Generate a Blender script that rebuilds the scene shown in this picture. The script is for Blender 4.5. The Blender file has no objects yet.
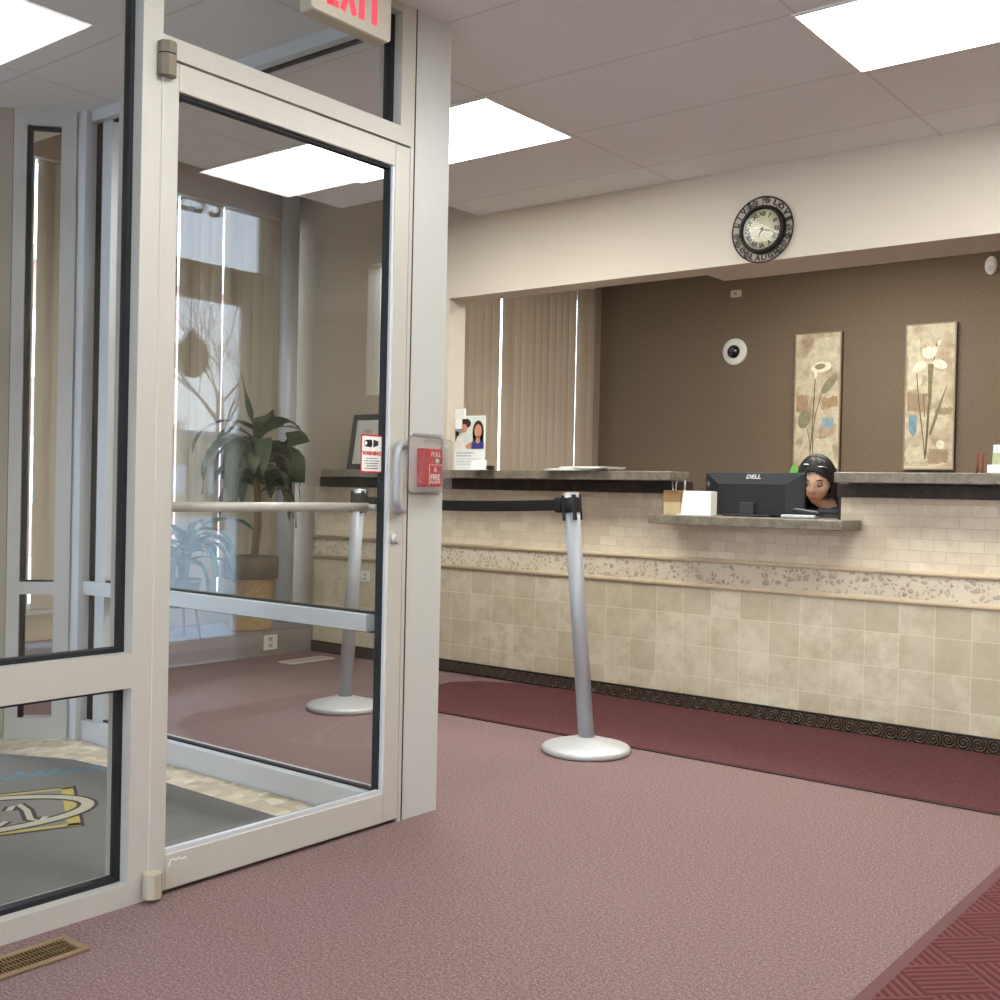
import bpy, bmesh, math, random
from mathutils import Vector, Matrix
S = bpy.context.scene
COL = S.collection
PI = math.pi
random.seed(7)

# ------------------------------------------------------------------ camera
F_PX, YAW, PITCH, ROLL, CAM_H = 1123.127, math.radians(38.414), math.radians(-0.457), math.radians(-1.199), 1.06
fw = Vector((-math.sin(YAW) * math.cos(PITCH), math.cos(YAW) * math.cos(PITCH), math.sin(PITCH)))
r0 = Vector((math.cos(YAW), math.sin(YAW), 0)); u0 = r0.cross(fw)
rt = r0 * math.cos(ROLL) - u0 * math.sin(ROLL); up = rt.cross(fw)
cam_d = bpy.data.cameras.new('camera'); cam = bpy.data.objects.new('camera', cam_d); COL.objects.link(cam)
cam_d.sensor_width = 36; cam_d.sensor_fit = 'HORIZONTAL'; cam_d.lens = 36 * F_PX / 1000.0
cam_d.clip_start = 0.02; cam_d.clip_end = 300
M4 = Matrix.Identity(4)
for i in range(3):
    M4[i][0] = rt[i]; M4[i][1] = up[i]; M4[i][2] = -fw[i]
M4[2][3] = CAM_H
cam.matrix_world = M4
S.camera = cam

# ------------------------------------------------------------------ sky and exposure
SKY = 5.6
PANEL = 13.5
w = bpy.data.worlds.new('sky'); S.world = w; w.use_nodes = True
wt = w.node_tree; wt.nodes.clear()
wo = wt.nodes.new('ShaderNodeOutputWorld'); wb = wt.nodes.new('ShaderNodeBackground')
tc = wt.nodes.new('ShaderNodeTexCoord'); sx = wt.nodes.new('ShaderNodeSeparateXYZ'); rmp = wt.nodes.new('ShaderNodeValToRGB')
wt.links.new(tc.outputs['Generated'], sx.inputs[0]); wt.links.new(sx.outputs['Z'], rmp.inputs[0])
rmp.color_ramp.elements[0].position = 0.0; rmp.color_ramp.elements[0].color = (0.82, 0.90, 1.0, 1)
rmp.color_ramp.elements[1].position = 0.6; rmp.color_ramp.elements[1].color = (0.48, 0.68, 1.0, 1)
wt.links.new(rmp.outputs[0], wb.inputs[0]); wb.inputs[1].default_value = SKY
wt.links.new(wb.outputs[0], wo.inputs[0])
vs = S.view_settings
vs.view_transform = 'Standard'; vs.look = 'None'; vs.gamma = 1; vs.use_curve_mapping = False
vs.exposure = 0.55
S.cycles.use_denoising = True
S.cycles.max_bounces = 10; S.cycles.diffuse_bounces = 5; S.cycles.glossy_bounces = 4
S.cycles.transmission_bounces = 8; S.cycles.transparent_max_bounces = 24
S.cycles.sample_clamp_indirect = 6.0
S.cycles.caustics_reflective = False; S.cycles.caustics_refractive = False

# ------------------------------------------------------------------ materials
class NT:
    def __init__(s, name):
        s.m = bpy.data.materials.new(name); s.m.use_nodes = True
        s.t = s.m.node_tree; s.t.nodes.clear()
        s.out = s.t.nodes.new('ShaderNodeOutputMaterial')
        s._pos = None
    def n(s, kind, **k):
        x = s.t.nodes.new(kind)
        for a, v in k.items(): setattr(x, a, v)
        return x
    def l(s, a, b): s.t.links.new(a, b)
    def inp(s, sock, v):
        if isinstance(v, bpy.types.NodeSocket): s.l(v, sock)
        else: sock.default_value = v
    def m_(s, op, a, b=0.0, c=None):
        x = s.n('ShaderNodeMath', operation=op)
        s.inp(x.inputs[0], a); s.inp(x.inputs[1], b)
        if c is not None: s.inp(x.inputs[2], c)
        return x.outputs[0]
    def pos(s):
        if s._pos is None:
            g = s.n('ShaderNodeNewGeometry'); s._pos = g.outputs['Position']
        return s._pos
    def xyz(s, v=None):
        x = s.n('ShaderNodeSeparateXYZ'); s.l(v or s.pos(), x.inputs[0]); return x.outputs
    def vec(s, x, y, z=0.0):
        c = s.n('ShaderNodeCombineXYZ')
        for i, v in enumerate((x, y, z)): s.inp(c.inputs[i], v)
        return c.outputs[0]
    def obj(s):
        return s.n('ShaderNodeTexCoord').outputs['Object']
    def noise(s, scale, detail=4, rough=.55, vec=None, out=0):
        x = s.n('ShaderNodeTexNoise'); s.l(vec or s.pos(), x.inputs['Vector'])
        x.inputs['Scale'].default_value = scale; x.inputs['Detail'].default_value = detail; x.inputs['Roughness'].default_value = rough
        return x.outputs[out]
    def ramp(s, fac, stops):
        x = s.n('ShaderNodeValToRGB'); s.inp(x.inputs[0], fac)
        e = x.color_ramp.elements
        while len(e) < len(stops): e.new(0.5)
        for i, (p, c) in enumerate(stops):
            e[i].position = p; e[i].color = (*c, 1)
        return x.outputs[0]
    def mix(s, fac, a, b, blend='MIX'):
        x = s.n('ShaderNodeMix', data_type='RGBA', blend_type=blend)
        s.inp(x.inputs[0], fac)
        for i, v in ((6, a), (7, b)):
            if isinstance(v, tuple): v = (*v[:3], 1)
            s.inp(x.inputs[i], v)
        return x.outputs[2]
    def bump(s, h, strength=.3, dist=.002):
        x = s.n('ShaderNodeBump'); s.l(h, x.inputs['Height'])
        x.inputs['Strength'].default_value = strength; x.inputs['Distance'].default_value = dist
        return x.outputs[0]
    def bsdf(s, color, rough=.5, metal=0.0, normal=None, spec=.5, coat=0.0):
        b = s.n('ShaderNodeBsdfPrincipled')
        if isinstance(color, tuple): color = (*color[:3], 1)
        s.inp(b.inputs['Base Color'], color); s.inp(b.inputs['Roughness'], rough); s.inp(b.inputs['Metallic'], metal)
        b.inputs['Specular IOR Level'].default_value = spec
        b.inputs['Coat Weight'].default_value = coat
        if normal is not None: s.l(normal, b.inputs['Normal'])
        return b
    def done(s, b):
        s.l(b.outputs[0], s.out.inputs[0]); return s.m

def lin(r, g, b):
    f = lambda c: (c / 255 / 12.92) if c / 255 <= .04045 else ((c / 255 + .055) / 1.055) ** 2.4
    return (f(r), f(g), f(b))

_plain = {}
def plain(name, col, rough=.5, metal=0.0, vary=.06, scale=30, bump=0.0, spec=.5, coat=0.0):
    if name in _plain: return _plain[name]
    t = NT(name)
    n = t.noise(scale, 3, .6, t.obj())
    dk = tuple(c * (1 - vary) for c in col); lt = tuple(min(1, c * (1 + vary)) for c in col)
    c = t.ramp(n, [(.3, dk), (.7, lt)])
    nb = t.bump(n, bump, .002) if bump else None
    _plain[name] = t.done(t.bsdf(c, rough, metal, nb, spec, coat))
    return _plain[name]

def m_glass(name='clear_glass', k=1.0):
    t = NT(name)
    tr = t.n('ShaderNodeBsdfTransparent'); tr.inputs[0].default_value = (.984, .990, .988, 1)
    gl = t.n('ShaderNodeBsdfGlossy'); gl.inputs['Roughness'].default_value = 0.0
    g = t.n('ShaderNodeNewGeometry'); dt = t.n('ShaderNodeVectorMath', operation='DOT_PRODUCT')
    t.l(g.outputs['Incoming'], dt.inputs[0]); t.l(g.outputs['Normal'], dt.inputs[1])
    fr = t.m_('MULTIPLY_ADD', t.m_('POWER', t.m_('SUBTRACT', 1.0, t.m_('ABSOLUTE', dt.outputs['Value'])), 5.0), .96 * k, .04 * k)
    mx = t.n('ShaderNodeMixShader'); t.l(fr, mx.inputs[0]); t.l(tr.outputs[0], mx.inputs[1]); t.l(gl.outputs[0], mx.inputs[2])
    t.l(mx.outputs[0], t.out.inputs[0]); return t.m
def m_plastic_clear():
    t = NT('clear_polycarbonate')
    tr = t.n('ShaderNodeBsdfTransparent'); tr.inputs[0].default_value = (.965, .955, .96, 1)
    gl = t.n('ShaderNodeBsdfGlossy'); gl.inputs['Roughness'].default_value = 0.12
    df = t.n('ShaderNodeBsdfDiffuse'); df.inputs[0].default_value = (.8, .78, .78, 1)
    lw = t.n('ShaderNodeLayerWeight'); lw.inputs[0].default_value = .25
    mx = t.n('ShaderNodeMixShader'); t.l(lw.outputs['Facing'], mx.inputs[0]); t.l(tr.outputs[0], mx.inputs[1]); t.l(gl.outputs[0], mx.inputs[2])
    m2 = t.n('ShaderNodeMixShader'); m2.inputs[0].default_value = .05; t.l(mx.outputs[0], m2.inputs[1]); t.l(df.outputs[0], m2.inputs[2])
    t.l(m2.outputs[0], t.out.inputs[0]); return t.m
def m_emit(name, col, k):
    t = NT(name)
    n = t.noise(220, 2, .5)
    c = t.ramp(n, [(.2, tuple(x * .97 for x in col)), (.8, col)])
    e = t.n('ShaderNodeEmission'); t.l(c, e.inputs[0]); e.inputs[1].default_value = k
    t.l(e.outputs[0], t.out.inputs[0]); return t.m

def m_carpet(name, a, b, c, fine=420, wear=.35):
    t = NT(name)
    n1 = t.noise(fine, 3, .7); n2 = t.noise(95, 3, .6); n3 = t.noise(1.3, 3, .5)
    n4 = t.noise(170, 2, .6)
    base = t.ramp(t.m_('ADD', t.m_('MULTIPLY', n1, .55), t.m_('MULTIPLY', n4, .45)), [(.36, a), (.5, b), (.64, c)])
    m = t.m_('MULTIPLY', t.m_('SUBTRACT', n2, .5), 1.3)
    base = t.mix(t.m_('ADD', .18, m), base, tuple(x * .72 for x in a))
    base = t.mix(t.m_('MULTIPLY', n3, wear), base, tuple(x * 1.05 for x in b))
    nb = t.bump(t.m_('ADD', n1, n2), .55, .004)
    return t.done(t.bsdf(base, .95, 0, nb, .1))

def m_ribmat():
    t = NT('ribbed_mat')
    x, y, z = t.xyz()
    u = t.m_('MULTIPLY', t.m_('ADD', x, y), .70711); v = t.m_('MULTIPLY', t.m_('SUBTRACT', x, y), .70711)
    cs = .15
    fu = t.m_('FLOOR', t.m_('DIVIDE', u, cs)); fv = t.m_('FLOOR', t.m_('DIVIDE', v, cs))
    par = t.m_('PINGPONG', t.m_('ADD', fu, fv), 1.0)
    k = 2 * PI / (cs / 7)
    a = t.m_('SINE', t.m_('MULTIPLY', u, k)); b = t.m_('SINE', t.m_('MULTIPLY', v, k))
    rib = t.m_('ADD', t.m_('MULTIPLY', a, par), t.m_('MULTIPLY', b, t.m_('SUBTRACT', 1.0, par)))
    h = t.m_('MULTIPLY_ADD', rib, .5, .5)
    n1 = t.noise(500, 3, .7)
    c = t.mix(h, lin(82, 42, 45), lin(124, 78, 77))
    c = t.mix(t.m_('MULTIPLY', n1, .5), c, lin(112, 62, 62))
    nb = t.bump(t.m_('ADD', h, t.m_('MULTIPLY', n1, .3)), .9, .006)
    return t.done(t.bsdf(c, .9, 0, nb, .15))

def m_squaretile():
    t = NT('square_wall_tile'); x, y, z = t.xyz()
    br = t.n('ShaderNodeTexBrick'); br.offset = 0.0; br.squash = 1.0
    t.l(t.vec(t.m_('ADD', x, 1.527 + 15.3), t.m_('ADD', z, -.315 + 3.06)), br.inputs['Vector'])
    for k, v in (('Scale', 1.0), ('Mortar Size', .0016), ('Mortar Smooth', .3), ('Bias', 0.0), ('Brick Width', .153), ('Row Height', .153)): br.inputs[k].default_value = v
    br.inputs['Color1'].default_value = (*lin(222, 211, 186), 1); br.inputs['Color2'].default_value = (*lin(200, 187, 159), 1)
    br.inputs['Mortar'].default_value = (*lin(218, 205, 176), 1)
    n1 = t.noise(11, 5, .65); n2 = t.noise(60, 4, .7)
    c = t.mix(t.ramp(n1, [(.42, (0, 0, 0)), (.72, (1, 1, 1))]), br.outputs['Color'], lin(190, 174, 144))
    c = t.mix(t.ramp(n2, [(.55, (0, 0, 0)), (.8, (.5, .5, .5))]), c, lin(196, 192, 176))
    mort = br.outputs['Fac']
    c = t.mix(mort, c, lin(230, 219, 194))
    nb = t.bump(t.m_('SUBTRACT', t.m_('MULTIPLY', n2, .25), mort), .5, .002)
    return t.done(t.bsdf(c, .42, 0, nb, .4))

def m_travertine():
    t = NT('travertine_brick_tile'); x, y, z = t.xyz()
    br = t.n('ShaderNodeTexBrick'); br.offset = .5
    t.l(t.vec(t.m_('ADD', x, 20.0), t.m_('ADD', z, -.738 + 5.04)), br.inputs['Vector'])
    for k, v in (('Scale', 1.0), ('Mortar Size', .0012), ('Mortar Smooth', .4), ('Bias', 0.0), ('Brick Width', .104), ('Row Height', .0504)): br.inputs[k].default_value = v
    br.inputs['Color1'].default_value = (*lin(238, 224, 199), 1); br.inputs['Color2'].default_value = (*lin(222, 205, 177), 1)
    br.inputs['Mortar'].default_value = (*lin(205, 188, 160), 1)
    n1 = t.noise(14, 5, .65); n2 = t.noise(90, 4, .7)
    c = t.mix(t.ramp(n1, [(.45, (0, 0, 0)), (.75, (.8, .8, .8))]), br.outputs['Color'], lin(214, 196, 166))
    c = t.mix(br.outputs['Fac'], c, lin(200, 183, 154))
    nb = t.bump(t.m_('SUBTRACT', t.m_('MULTIPLY', n2, .3), br.outputs['Fac']), .35, .0015)
    return t.done(t.bsdf(c, .5, 0, nb, .35))

def m_frieze():
    t = NT('floral_border_tile'); x, y, z = t.xyz()
    v = t.vec(x, z, 0.0)
    n = t.noise(16, 2, .5, v, 1)
    add = t.n('ShaderNodeVectorMath', operation='MULTIPLY_ADD'); t.l(n, add.inputs[0]); add.inputs[1].default_value = (.05, .05, 0); t.l(v, add.inputs[2])
    vo = t.n('ShaderNodeTexVoronoi'); vo.feature = 'F1'; t.l(add.outputs[0], vo.inputs['Vector']); vo.inputs['Scale'].default_value = 40
    ve = t.n('ShaderNodeTexVoronoi'); ve.feature = 'DISTANCE_TO_EDGE'; t.l(add.outputs[0], ve.inputs['Vector']); ve.inputs['Scale'].default_value = 40
    sep = t.n('ShaderNodeSeparateColor'); t.l(vo.outputs['Color'], sep.inputs[0])
    leaf = t.m_('MULTIPLY', t.m_('GREATER_THAN', sep.outputs[0], .30), t.m_('GREATER_THAN', ve.outputs[0], .13))
    lc = t.ramp(sep.outputs[1], [(0, lin(204, 190, 168)), (.5, lin(186, 168, 146)), (.85, lin(212, 200, 180)), (1, lin(158, 136, 120))])
    c = t.mix(leaf, lin(232, 220, 196), lc)
    c = t.mix(t.m_('MULTIPLY', t.noise(9, 3, .5), .5), c, lin(208, 190, 162))
    nb = t.bump(t.m_('MULTIPLY', leaf, ve.outputs[0]), .8, .01)
    return t.done(t.bsdf(c, .5, 0, nb, .3))

def m_scroll():
    t = NT('scrollwork_baseboard'); x, y, z = t.xyz()
    pch = .062
    fx = t.m_('SUBTRACT', t.m_('FRACT', t.m_('DIVIDE', x, pch)), .5); fx = t.m_('MULTIPLY', fx, pch)
    fl = t.m_('PINGPONG', t.m_('FLOOR', t.m_('DIVIDE', x, pch)), 1.0)
    sg = t.m_('MULTIPLY_ADD', fl, 2.0, -1.0)
    fz = t.m_('MULTIPLY', t.m_('SUBTRACT', z, .036), sg)
    r = t.m_('SQRT', t.m_('ADD', t.m_('MULTIPLY', fx, fx), t.m_('MULTIPLY', fz, fz)))
    an = t.m_('ARCTAN2', fz, fx)
    sp = t.m_('SINE', t.m_('ADD', t.m_('MULTIPLY', r, 480.0), an))
    edge = t.m_('LESS_THAN', t.m_('ABSOLUTE', t.m_('SUBTRACT', z, .036)), .027)
    h = t.m_('MULTIPLY', t.m_('MULTIPLY_ADD', sp, .5, .5), edge)
    c = t.mix(h, lin(34, 25, 19), lin(98, 80, 62))
    nb = t.bump(h, .9, .006)
    return t.done(t.bsdf(c, .38, .25, nb, .5))

def m_laminate():
    t = NT('stone_laminate')
    n1 = t.noise(28, 6, .7); n2 = t.noise(150, 4, .7)
    c = t.ramp(n1, [(.3, lin(92, 86, 74)), (.5, lin(128, 120, 105)), (.72, lin(156, 146, 126))])
    c = t.mix(t.m_('MULTIPLY', n2, .4), c, lin(110, 98, 82))
    return t.done(t.bsdf(c, .35, 0, None, .5))
def m_apron():
    t = NT('dark_mottled_panel')
    n1 = t.noise(22, 6, .75)
    c = t.ramp(n1, [(.3, lin(34, 26, 22)), (.55, lin(58, 46, 38)), (.75, lin(92, 74, 60))])
    return t.done(t.bsdf(c, .5, 0, t.bump(n1, .3, .003), .4))
def m_wallpaper():
    t = NT('brown_textured_wallpaper')
    x, y, z = t.xyz()
    n1 = t.noise(260, 3, .7, t.vec(t.m_('MULTIPLY', t.m_('ADD', x, y), 1.0), t.m_('MULTIPLY', z, .35)))
    n2 = t.noise(240, 3, .7, t.vec(t.m_('MULTIPLY', t.m_('ADD', x, y), .35), z))
    f = t.m_('MULTIPLY', t.m_('ADD', n1, n2), .5)
    c = t.ramp(f, [(.36, lin(100, 86, 70)), (.5, lin(120, 104, 86)), (.64, lin(142, 124, 104))])
    return t.done(t.bsdf(c, .8, 0, t.bump(f, .4, .002), .2))
def m_paint(name, col, rough=.6):
    t = NT(name)
    n = t.noise(240, 3, .6); n2 = t.noise(2.2, 3, .5)
    c = t.ramp(n2, [(.3, tuple(x * .97 for x in col)), (.7, col)])
    return t.done(t.bsdf(c, rough, 0, t.bump(n, .12, .0015), .3))
def m_ceiling():
    t = NT('lay_in_ceiling_tile'); x, y, z = t.xyz()
    px_, py_ = 1.263, .584
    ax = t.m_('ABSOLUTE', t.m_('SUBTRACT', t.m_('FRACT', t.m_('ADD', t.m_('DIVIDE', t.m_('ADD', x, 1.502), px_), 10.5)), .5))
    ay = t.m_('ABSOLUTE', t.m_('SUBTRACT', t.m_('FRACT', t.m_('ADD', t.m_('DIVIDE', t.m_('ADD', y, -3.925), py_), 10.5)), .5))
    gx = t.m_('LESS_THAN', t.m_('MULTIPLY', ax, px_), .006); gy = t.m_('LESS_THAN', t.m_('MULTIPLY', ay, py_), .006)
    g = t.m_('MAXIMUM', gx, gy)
    n1 = t.noise(330, 4, .75); n2 = t.noise(3.0, 3, .5)
    c = t.ramp(n1, [(.3, lin(228, 228, 228)), (.6, lin(240, 240, 240))])
    c = t.mix(t.m_('MULTIPLY', n2, .3), c, lin(222, 218, 212))
    c = t.mix(t.m_('MULTIPLY', g, .30), c, lin(170, 165, 160))  # joint lines tinted darker for the thin shade between tiles
    nb = t.bump(t.m_('SUBTRACT', n1, t.m_('MULTIPLY', g, 1.2)), .3, .003)
    return t.done(t.bsdf(c, .85, 0, nb, .1))
def m_slat(name, col):
    t = NT(name)
    n = t.noise(120, 3, .6, t.obj())
    c = t.ramp(n, [(.3, tuple(x * .9 for x in col)), (.7, col)])
    d = t.bsdf(c, .8, 0, None, .15)
    tl = t.n('ShaderNodeBsdfTranslucent'); t.l(c, tl.inputs[0])
    mx = t.n('ShaderNodeMixShader'); mx.inputs[0].default_value = .22
    t.l(d.outputs[0], mx.inputs[1]); t.l(tl.outputs[0], mx.inputs[2]); t.l(mx.outputs[0], t.out.inputs[0]); return t.m
def m_alu(name, col, rough=.42, metal=.35):
    t = NT(name); x, y, z = t.xyz()
    n = t.noise(160, 2, .5, t.vec(t.m_('ADD', x, y), t.m_('MULTIPLY', z, .04)))
    c = t.ramp(n, [(.3, tuple(k * .97 for k in col)), (.7, col)])
    return t.done(t.bsdf(c, rough, metal, None, .5))
def m_leaf(name, a, b):
    t = NT(name)
    n = t.noise(14, 3, .6)
    c = t.ramp(n, [(.3, a), (.7, b)])
    d = t.bsdf(c, .4, 0, None, .4)
    tl = t.n('ShaderNodeBsdfTranslucent'); t.l(c, tl.inputs[0])
    mx = t.n('ShaderNodeMixShader'); mx.inputs[0].default_value = .18
    t.l(d.outputs[0], mx.inputs[1]); t.l(tl.outputs[0], mx.inputs[2]); t.l(mx.outputs[0], t.out.inputs[0]); return t.m
def m_canvas(name, seed, light):
    t = NT(name)
    v = t.n('ShaderNodeVectorMath', operation='ADD'); t.l(t.obj(), v.inputs[0]); v.inputs[1].default_value = (seed, seed * 2, seed * .7)
    n1 = t.noise(7, 4, .6, v.outputs[0]); n2 = t.noise(22, 4, .65, v.outputs[0])
    c = t.ramp(n1, [(.3, lin(138, 116, 92)), (.44, lin(184, 166, 138)), (.56, lin(214, 204, 174)), (.68, lin(160, 136, 112))])
    c = t.mix(t.m_('MULTIPLY', n2, .35), c, light)
    return t.done(t.bsdf(c, .6, 0, t.bump(n2, .2, .002), .3))
def m_rug():
    t = NT('grey_entrance_rug')
    n1 = t.noise(300, 3, .7); n2 = t.noise(2.4, 4, .55)
    c = t.ramp(n1, [(.35, lin(118, 118, 114)), (.65, lin(146, 145, 140))])
    c = t.mix(t.m_('MULTIPLY', n2, .6), c, lin(122, 118, 110))
    return t.done(t.bsdf(c, .95, 0, t.bump(n1, .5, .003), .1))
def m_stonefloor():
    t = NT('pebble_tile_floor')
    vo = t.n('ShaderNodeTexVoronoi'); t.l(t.pos(), vo.inputs['Vector']); vo.inputs['Scale'].default_value = 22
    sep = t.n('ShaderNodeSeparateColor'); t.l(vo.outputs['Color'], sep.inputs[0])
    c = t.ramp(sep.outputs[0], [(0, lin(232, 216, 184)), (.5, lin(196, 176, 144)), (1, lin(246, 234, 208))])
    return t.done(t.bsdf(c, .4, 0, None, .4))

GLASS = m_glass(); CLEAR = m_plastic_clear()
CARPET = m_carpet('pink_carpet', lin(96, 74, 74), lin(142, 114, 112), lin(198, 178, 172))
RUNNER = m_carpet('maroon_runner_pile', lin(82, 46, 50), lin(104, 64, 66), lin(128, 90, 90), 380, .25)
LEDGEC = m_carpet('mauve_ledge_carpet', lin(120, 110, 112), lin(146, 136, 138), lin(165, 156, 158))
RIB = m_ribmat(); MATEDGE = plain('maroon_rubber_edge', lin(100, 60, 61), .75, 0, .08, 200)
SQT = m_squaretile(); TRAV = m_travertine(); FRZ = m_frieze(); SCR = m_scroll(); LAM = m_laminate(); APR = m_apron()
LISTEL = plain('cream_stone_listel', lin(216, 196, 164), .45, 0, .08, 20)
WPAPER = m_wallpaper()
CREAM = m_paint('cream_wall_paint', lin(220, 208, 190)); BEIGE = m_paint('beige_wall_paint', lin(196, 178, 154)); GREYP = m_paint('grey_plinth_paint', lin(150, 140, 136))
TAUPE = m_paint('taupe_wall_paint', lin(168, 150, 140))
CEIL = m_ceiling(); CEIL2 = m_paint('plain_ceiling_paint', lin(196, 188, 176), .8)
ALU = m_alu('champagne_aluminium', lin(204, 201, 192), .42, .15); ALU2 = m_alu('clear_anodised_aluminium', lin(206, 208, 203), .42, .12)
ALUW = m_alu('silver_white_aluminium', lin(222, 226, 230), .4, .15)
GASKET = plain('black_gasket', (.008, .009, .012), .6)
BLACK = plain('matt_black_plastic', (.012, .012, .014), .45, 0, .1)
BELT = plain('black_nylon_webbing', (.012, .012, .014), .8, 0, .2, 300)
STEEL = plain('brushed_satin_steel', lin(206, 206, 204), .42, .35, .03, 60)
POLEM = plain('silver_powder_coat', lin(172, 175, 180), .45, .25, .03, 80)
WHITE = plain('white_plastic', lin(236, 234, 226), .45, 0, .02)
PAPER = plain('white_paper', lin(246, 244, 238), .7, 0, .01)
RED = plain('alarm_red', lin(200, 36, 44), .4, 0, .05)
SLATM = m_slat('vertical_blind_fabric', lin(212, 200, 180)); SLATD = m_slat('vertical_blind_fabric_office', lin(200, 184, 162))
PANELM = m_emit('troffer_diffuser', (.985, 1.0, .965), PANEL)
PANELO = m_emit('added_office_diffuser', (1.0, .98, .93), PANEL * 1.4)

# ------------------------------------------------------------------ mesh builders
class MB:
    def __init__(s): s.v = []; s.f = []; s.sm = []
    def add(s, vs, fs, smooth=False):
        o = len(s.v); s.v += [Vector(p) for p in vs]
        for f in fs: s.f.append([i + o for i in f]); s.sm.append(smooth)
        return s
    def box(s, x0, x1, y0, y1, z0, z1, bevel=0.0):
        return s.obox((( x0 + x1) / 2, (y0 + y1) / 2, (z0 + z1) / 2), (abs(x1 - x0), abs(y1 - y0), abs(z1 - z0)), None, bevel)
    def obox(s, c, size, rot=None, bevel=0.0):
        bm = bmesh.new(); bmesh.ops.create_cube(bm, size=1)
        for v in bm.verts: v.co = Vector((v.co.x * size[0], v.co.y * size[1], v.co.z * size[2]))
        if bevel: bmesh.ops.bevel(bm, geom=list(bm.edges), offset=min(bevel, min(size) * .45), segments=2, profile=.5, affect='EDGES')
        R = rot.to_3x3() if rot is not None else Matrix.Identity(3)
        c = Vector(c)
        bm.verts.index_update()
        s.add([c + R @ v.co for v in bm.verts], [[v.index for v in f.verts] for f in bm.faces]); bm.free(); return s
    def tube(s, pts, r, seg=12, caps=True, closed=False):
        pts = [Vector(p) for p in pts]; n = len(pts)
        rs = r if isinstance(r, (list, tuple)) else [r] * n
        vs = []; fs = []; prev = None
        for i, p in enumerate(pts):
            if closed: d = (pts[(i + 1) % n] - pts[i - 1]).normalized()
            else: d = (pts[min(i + 1, n - 1)] - pts[max(i - 1, 0)]).normalized()
            if prev is None:
                a = Vector((0, 0, 1)) if abs(d.z) < .9 else Vector((1, 0, 0))
                prev = d.cross(a).normalized()
            else:
                prev = (prev - d * prev.dot(d)).normalized()
            b = d.cross(prev)
            for k in range(seg):
                t = 2 * PI * k / seg
                vs.append(p + (prev * math.cos(t) + b * math.sin(t)) * rs[i])
        m = n if closed else n - 1
        for i in range(m):
            j = (i + 1) % n
            for k in range(seg):
                k2 = (k + 1) % seg
                fs.append([i * seg + k, i * seg + k2, j * seg + k2, j * seg + k])
        s.add(vs, fs, True)
        if caps and not closed:
            o = len(s.v) - len(vs)
            s.f.append([o + k for k in reversed(range(seg))]); s.sm.append(False)
            s.f.append([o + (n - 1) * seg + k for k in range(seg)]); s.sm.append(False)
        return s
    def lathe(s, prof, c=(0, 0, 0), seg=32, axis=None, smooth=True):
        # prof: list of (radius, height); axis: Matrix taking z to the axis
        R = axis.to_3x3() if axis is not None else Matrix.Identity(3); c = Vector(c)
        vs = []; fs = []; n = len(prof)
        for r_, h in prof:
            for k in range(seg):
                t = 2 * PI * k / seg
                vs.append(c + R @ Vector((r_ * math.cos(t), r_ * math.sin(t), h)))
        for i in range(n - 1):
            for k in range(seg):
                k2 = (k + 1) % seg
                fs.append([i * seg + k, i * seg + k2, (i + 1) * seg + k2, (i + 1) * seg + k])
        s.add(vs, fs, smooth)
        o = len(s.v) - len(vs)
        if prof[0][0] > 1e-5: s.f.append([o + k for k in reversed(range(seg))]); s.sm.append(False)
        if prof[-1][0] > 1e-5: s.f.append([o + (n - 1) * seg + k for k in range(seg)]); s.sm.append(False)
        return s
    def prism(s, pts2, o, u, v, th):
        # polygon in the plane o,u,v, thickness th along u x v
        o, u, v = Vector(o), Vector(u), Vector(v); n = u.cross(v).normalized()
        k = len(pts2)
        base = [o + u * a + v * b for a, b in pts2]
        vs = base + [p + n * th for p in base]
        fs = [list(reversed(range(k))), list(range(k, 2 * k))] + [[i, (i + 1) % k, (i + 1) % k + k, i + k] for i in range(k)]
        return s.add(vs, fs)
    def stroke(s, pts2, wd, o, u, v, th, closed=False):
        # ribbon along a 2D path; wd number or list
        n = len(pts2); P = [Vector(p) for p in pts2]
        ws = wd if isinstance(wd, (list, tuple)) else [wd] * n
        L = []; R = []
        for i in range(n):
            if closed: d = P[(i + 1) % n] - P[i - 1]
            else: d = P[min(i + 1, n - 1)] - P[max(i - 1, 0)]
            d.normalize(); q = Vector((-d.y, d.x)) * ws[i] * .5
            L.append(P[i] + q); R.append(P[i] - q)
        for i in range(n if closed else n - 1):
            j = (i + 1) % n
            s.prism([R[i], R[j], L[j], L[i]], o, u, v, th)
        return s
    def ball(s, c, rx, ry=None, rz=None, seg=16, rings=10, rot=None):
        ry = ry or rx; rz = rz or rx; c = Vector(c); R = rot.to_3x3() if rot is not None else Matrix.Identity(3)
        vs = []; fs = []
        for i in range(rings + 1):
            a = PI * i / rings
            for k in range(seg):
                t = 2 * PI * k / seg
                vs.append(c + R @ Vector((rx * math.sin(a) * math.cos(t), ry * math.sin(a) * math.sin(t), rz * math.cos(a))))
        for i in range(rings):
            for k in range(seg):
                k2 = (k + 1) % seg
                fs.append([i * seg + k, (i + 1) * seg + k, (i + 1) * seg + k2, i * seg + k2])
        return s.add(vs, fs, True)
    def text(s, txt, size, o, u, v, th=.001, align='CENTER', rot=0.0, bold=0.0):
        cu = bpy.data.curves.new('t', 'FONT'); cu.body = txt; cu.size = size; cu.align_x = align; cu.align_y = 'CENTER'
        cu.resolution_u = 2; cu.extrude = th / 2; cu.offset = bold
        ob = bpy.data.objects.new('t', cu); COL.objects.link(ob)
        dg = bpy.context.evaluated_depsgraph_get(); me = bpy.data.meshes.new_from_object(ob.evaluated_get(dg))
        o, u, v = Vector(o), Vector(u), Vector(v); n = u.cross(v).normalized()
        c, sn = math.cos(rot), math.sin(rot)
        vs = []
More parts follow.
